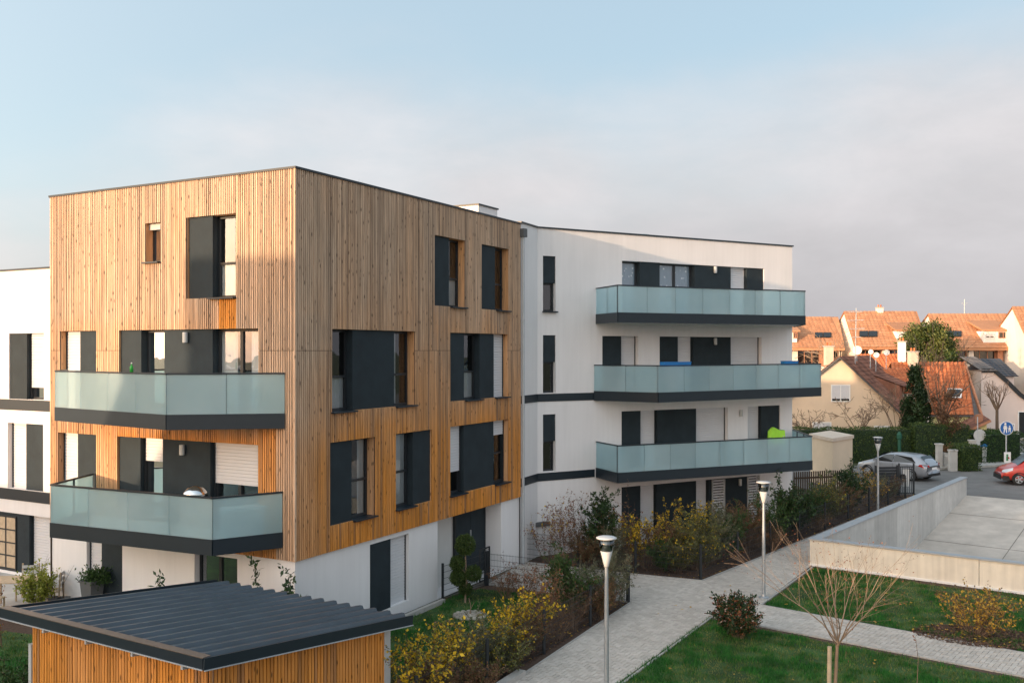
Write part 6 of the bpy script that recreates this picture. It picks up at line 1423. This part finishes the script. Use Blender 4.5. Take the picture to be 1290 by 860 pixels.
ab_ = math.radians(37); obj('body', MB().box((x, y, zf + .32), (.95, .36, .6), ab_), M['light_grey'], t); obj('lid', MB().box((x, y, zf + .66), (1.0, .4, .08), ab_), M['white_p'], t); obj('label', MB().box((x - .14 + .19 * .6, y - .08 - .19 * .8, zf + .4), (.3, .02, .12), ab_), M['blue'], t)
x, y = bxyz(171, 22.7); t = thing('bottle', 'green bottle with white cap standing on the upper timber balcony rail', 'bottle', (x, y, 6.69)); obj('glass_body', MB().lathe((x, 22.45, 6.68), [(.04, 0), (.04, .12), (.015, .17), (.015, .2)], 10), M['bottle'], t, smooth=True); obj('cap', MB().lathe((x, 22.45, 6.88), [(.017, 0), (.017, .03)], 8), M['white_p'], t)
def tray(label, pxa, pxb, Ya, Yb, z, grp):
    a, b = Vector((XY(pxa, Ya), Ya, z)), Vector((XY(pxb, Yb), Yb, z)); t = thing('planter_box', label, 'planter', (a + b) / 2, grp); m_a = math.atan2((b - a).y, (b - a).x)
    obj('box', MB().bar(a, b, .2, .16), M['blue'], t); obj('rim', MB().bar(a + Vector((0, 0, .09)), b + Vector((0, 0, .09)), .24, .03), M['blue'], t)
tray('blue planter box just inside the rail of the middle white wing balcony, left of centre', 834, 868, 33.4, 34.3, 6.68, 'blue boxes on the middle balcony')
tray('blue planter box at the right end of the middle white wing balcony', 986, 1003, 36.9, 37.3, 6.68, 'blue boxes on the middle balcony')
# lime cloth over a chair
x, y = bxyz(980, 37.6); t = thing('folding_chair', 'folding chair draped with lime green cloth on the lowest white wing balcony', 'chair', (x, y, 2.83))
obj('frame', MB().bar((x - .25, y, 2.83), (x - .2, y + .3, 3.95), .03, .03).bar((x + .25, y, 2.83), (x + .3, y + .3, 3.95), .03, .03).bar((x - .25, y + .4, 2.83), (x - .22, y - .1, 3.3), .03, .03).bar((x + .25, y + .4, 2.83), (x + .28, y - .1, 3.3), .03, .03), M['galv'], t)
V = []; K_ = 12
for i in range(K_ + 1):
    u = i / K_; xx = x - .32 + .68 * u; zt = 4.1 + .06 * math.sin(u * 7) - .14 * (2 * u - 1) ** 2; V += [(xx, y + .22 + .02 * math.sin(i * 2), 3.45 + .05 * math.sin(i)), (xx, y + .25 + .03 * math.sin(i * 1.7), zt - .04), (xx, y + .33, zt), (xx, y + .42 + .02 * math.sin(i * 2.2), 3.6)]
obj('cloth', MB().add(V, [(4 * i + j, 4 * i + 4 + j, 4 * i + 5 + j, 4 * i + 1 + j) for i in range(K_) for j in range(3)]), M['limecloth'], t, smooth=True)
# terrace planter with plant, bare potted stems, table and chairs
x, y = XY(116, 24.9), 24.9; t = thing('planter', 'tapered dark grey planter with low green plant on the terrace', 'planter', (x, y, .26))
obj('pot', MB().lathe((x, y, .26), [(.2, 0), (.3, .85), (.34, .86), (.34, .9), (.27, .9), (.27, .84)], 4, rz=.3), M['grey_p'], t)
d = rng.normal(0, 1, (1500, 3)) * np.array([.17, .12, .1]); obj('foliage', leaf_quads(np.array([x + .1, y, 1.25]) + d, .07), M['leaf_green'], t, stuff=True)
for i, px in enumerate((69, 80)):
    x, y = XY(px, 25.4), 25.4; t = thing('potted_stem', ('pot with gnarled bare stems left of the grey planter', 'pot with a hooked bare stem right beside the gnarled one')[i], 'plant', (x, y, .26), 'bare potted plants on the terrace')
    obj('pot', MB().lathe((x, y, .26), [(.12, 0), (.17, .3), (.19, .31), (.16, .3)], 14), M['grey_p'], t); s = MB(); tp = []
    branch(s, Vector((x, y, .5)), Vector((.1 * (1 if i else -1), 0, 1)), .75, .02, 2, tp, .6, .5, 2); obj('stems', s, M['bark'], t)
def tchair(label, x, y, rz, first=None):
    t = thing('garden_chair', label, 'chair', (x, y, .26), 'garden chairs at the terrace table'); co, si = math.cos(rz), math.sin(rz)
    def T(a, b, c): return (x + a * co - b * si, y + a * si + b * co, .26 + c)
    for a, b in ((-.22, -.2), (.22, -.2)): obj('leg', MB().bar(T(a, b, 0), T(a, b, .42), .035, .035), M['stake'], t)
    for a in (-.22, .22): obj('leg', MB().bar(T(a, .2, 0), T(a, .26, .95), .035, .035), M['stake'], t)
    for k in range(4): obj('seat_slat', MB().bar(T(-.24, -.18 + k * .12, .43), T(.24, -.18 + k * .12, .43), .09, .02), M['stake'], t)
    for k in range(3): obj('back_slat', MB().bar(T(-.22, .22, .58 + k * .14), T(.22, .22, .58 + k * .14), .02, .08), M['light_grey'], t)
tx, ty = XY(20, 25.6), 25.6
t = thing('garden_table', 'slatted wooden table on the terrace at the left edge', 'table', (tx, ty, .26))
for k in range(8): obj('top_slat', MB().box((tx, ty - .38 + k * .105, 1.0), (1.4, .09, .025)), M['stake'], t)
for a in (-.6, .6):
    for b in (-.34, .34): obj('leg', MB().box((tx + a, ty + b, .62), (.05, .05, .72)), M['stake'], t)
tchair('garden chair at the right end of the terrace table', tx + .95, ty + .1, -1.4); tchair('garden chair on the near side of the terrace table', tx - .2, ty - .8, 3.3); tchair('garden chair behind the terrace table against the dark door', tx - .1, ty + .8, .1)
# dark grill on the ground floor terrace below the balcony
x, y = XY(272, 22.0), 22.0; t = thing('storage_chest', 'black storage trunk under the lower balcony behind the shed', 'box', (x, y, .26)); obj('body', MB().box((x, y, .85), (1.1, .5, 1.2), an_), M['black'], t); obj('lid', MB().box((x, y, 1.48), (1.16, .56, .08), an_), M['grey_p'], t)
# low dark railing behind the retaining wall leg toward the street (black picket run by the utility building)
t = thing('picket_fence', 'row of dark wooden pickets behind the shrubs below the utility building', 'fence', (13.5, 43, 0))
for k in range(28): obj('picket', MB().box((13.0 + k * .11, 43.6 + k * .03, .8), (.06, .03, 1.6 + random.uniform(-.03, .03))), M['wood_dark'], t)
obj('rail', MB().bar((13.0, 43.63, .5), (16.0, 44.45, .5), .04, .08).bar((13.0, 43.63, 1.3), (16.0, 44.45, 1.3), .04, .08), M['wood_dark'], t)
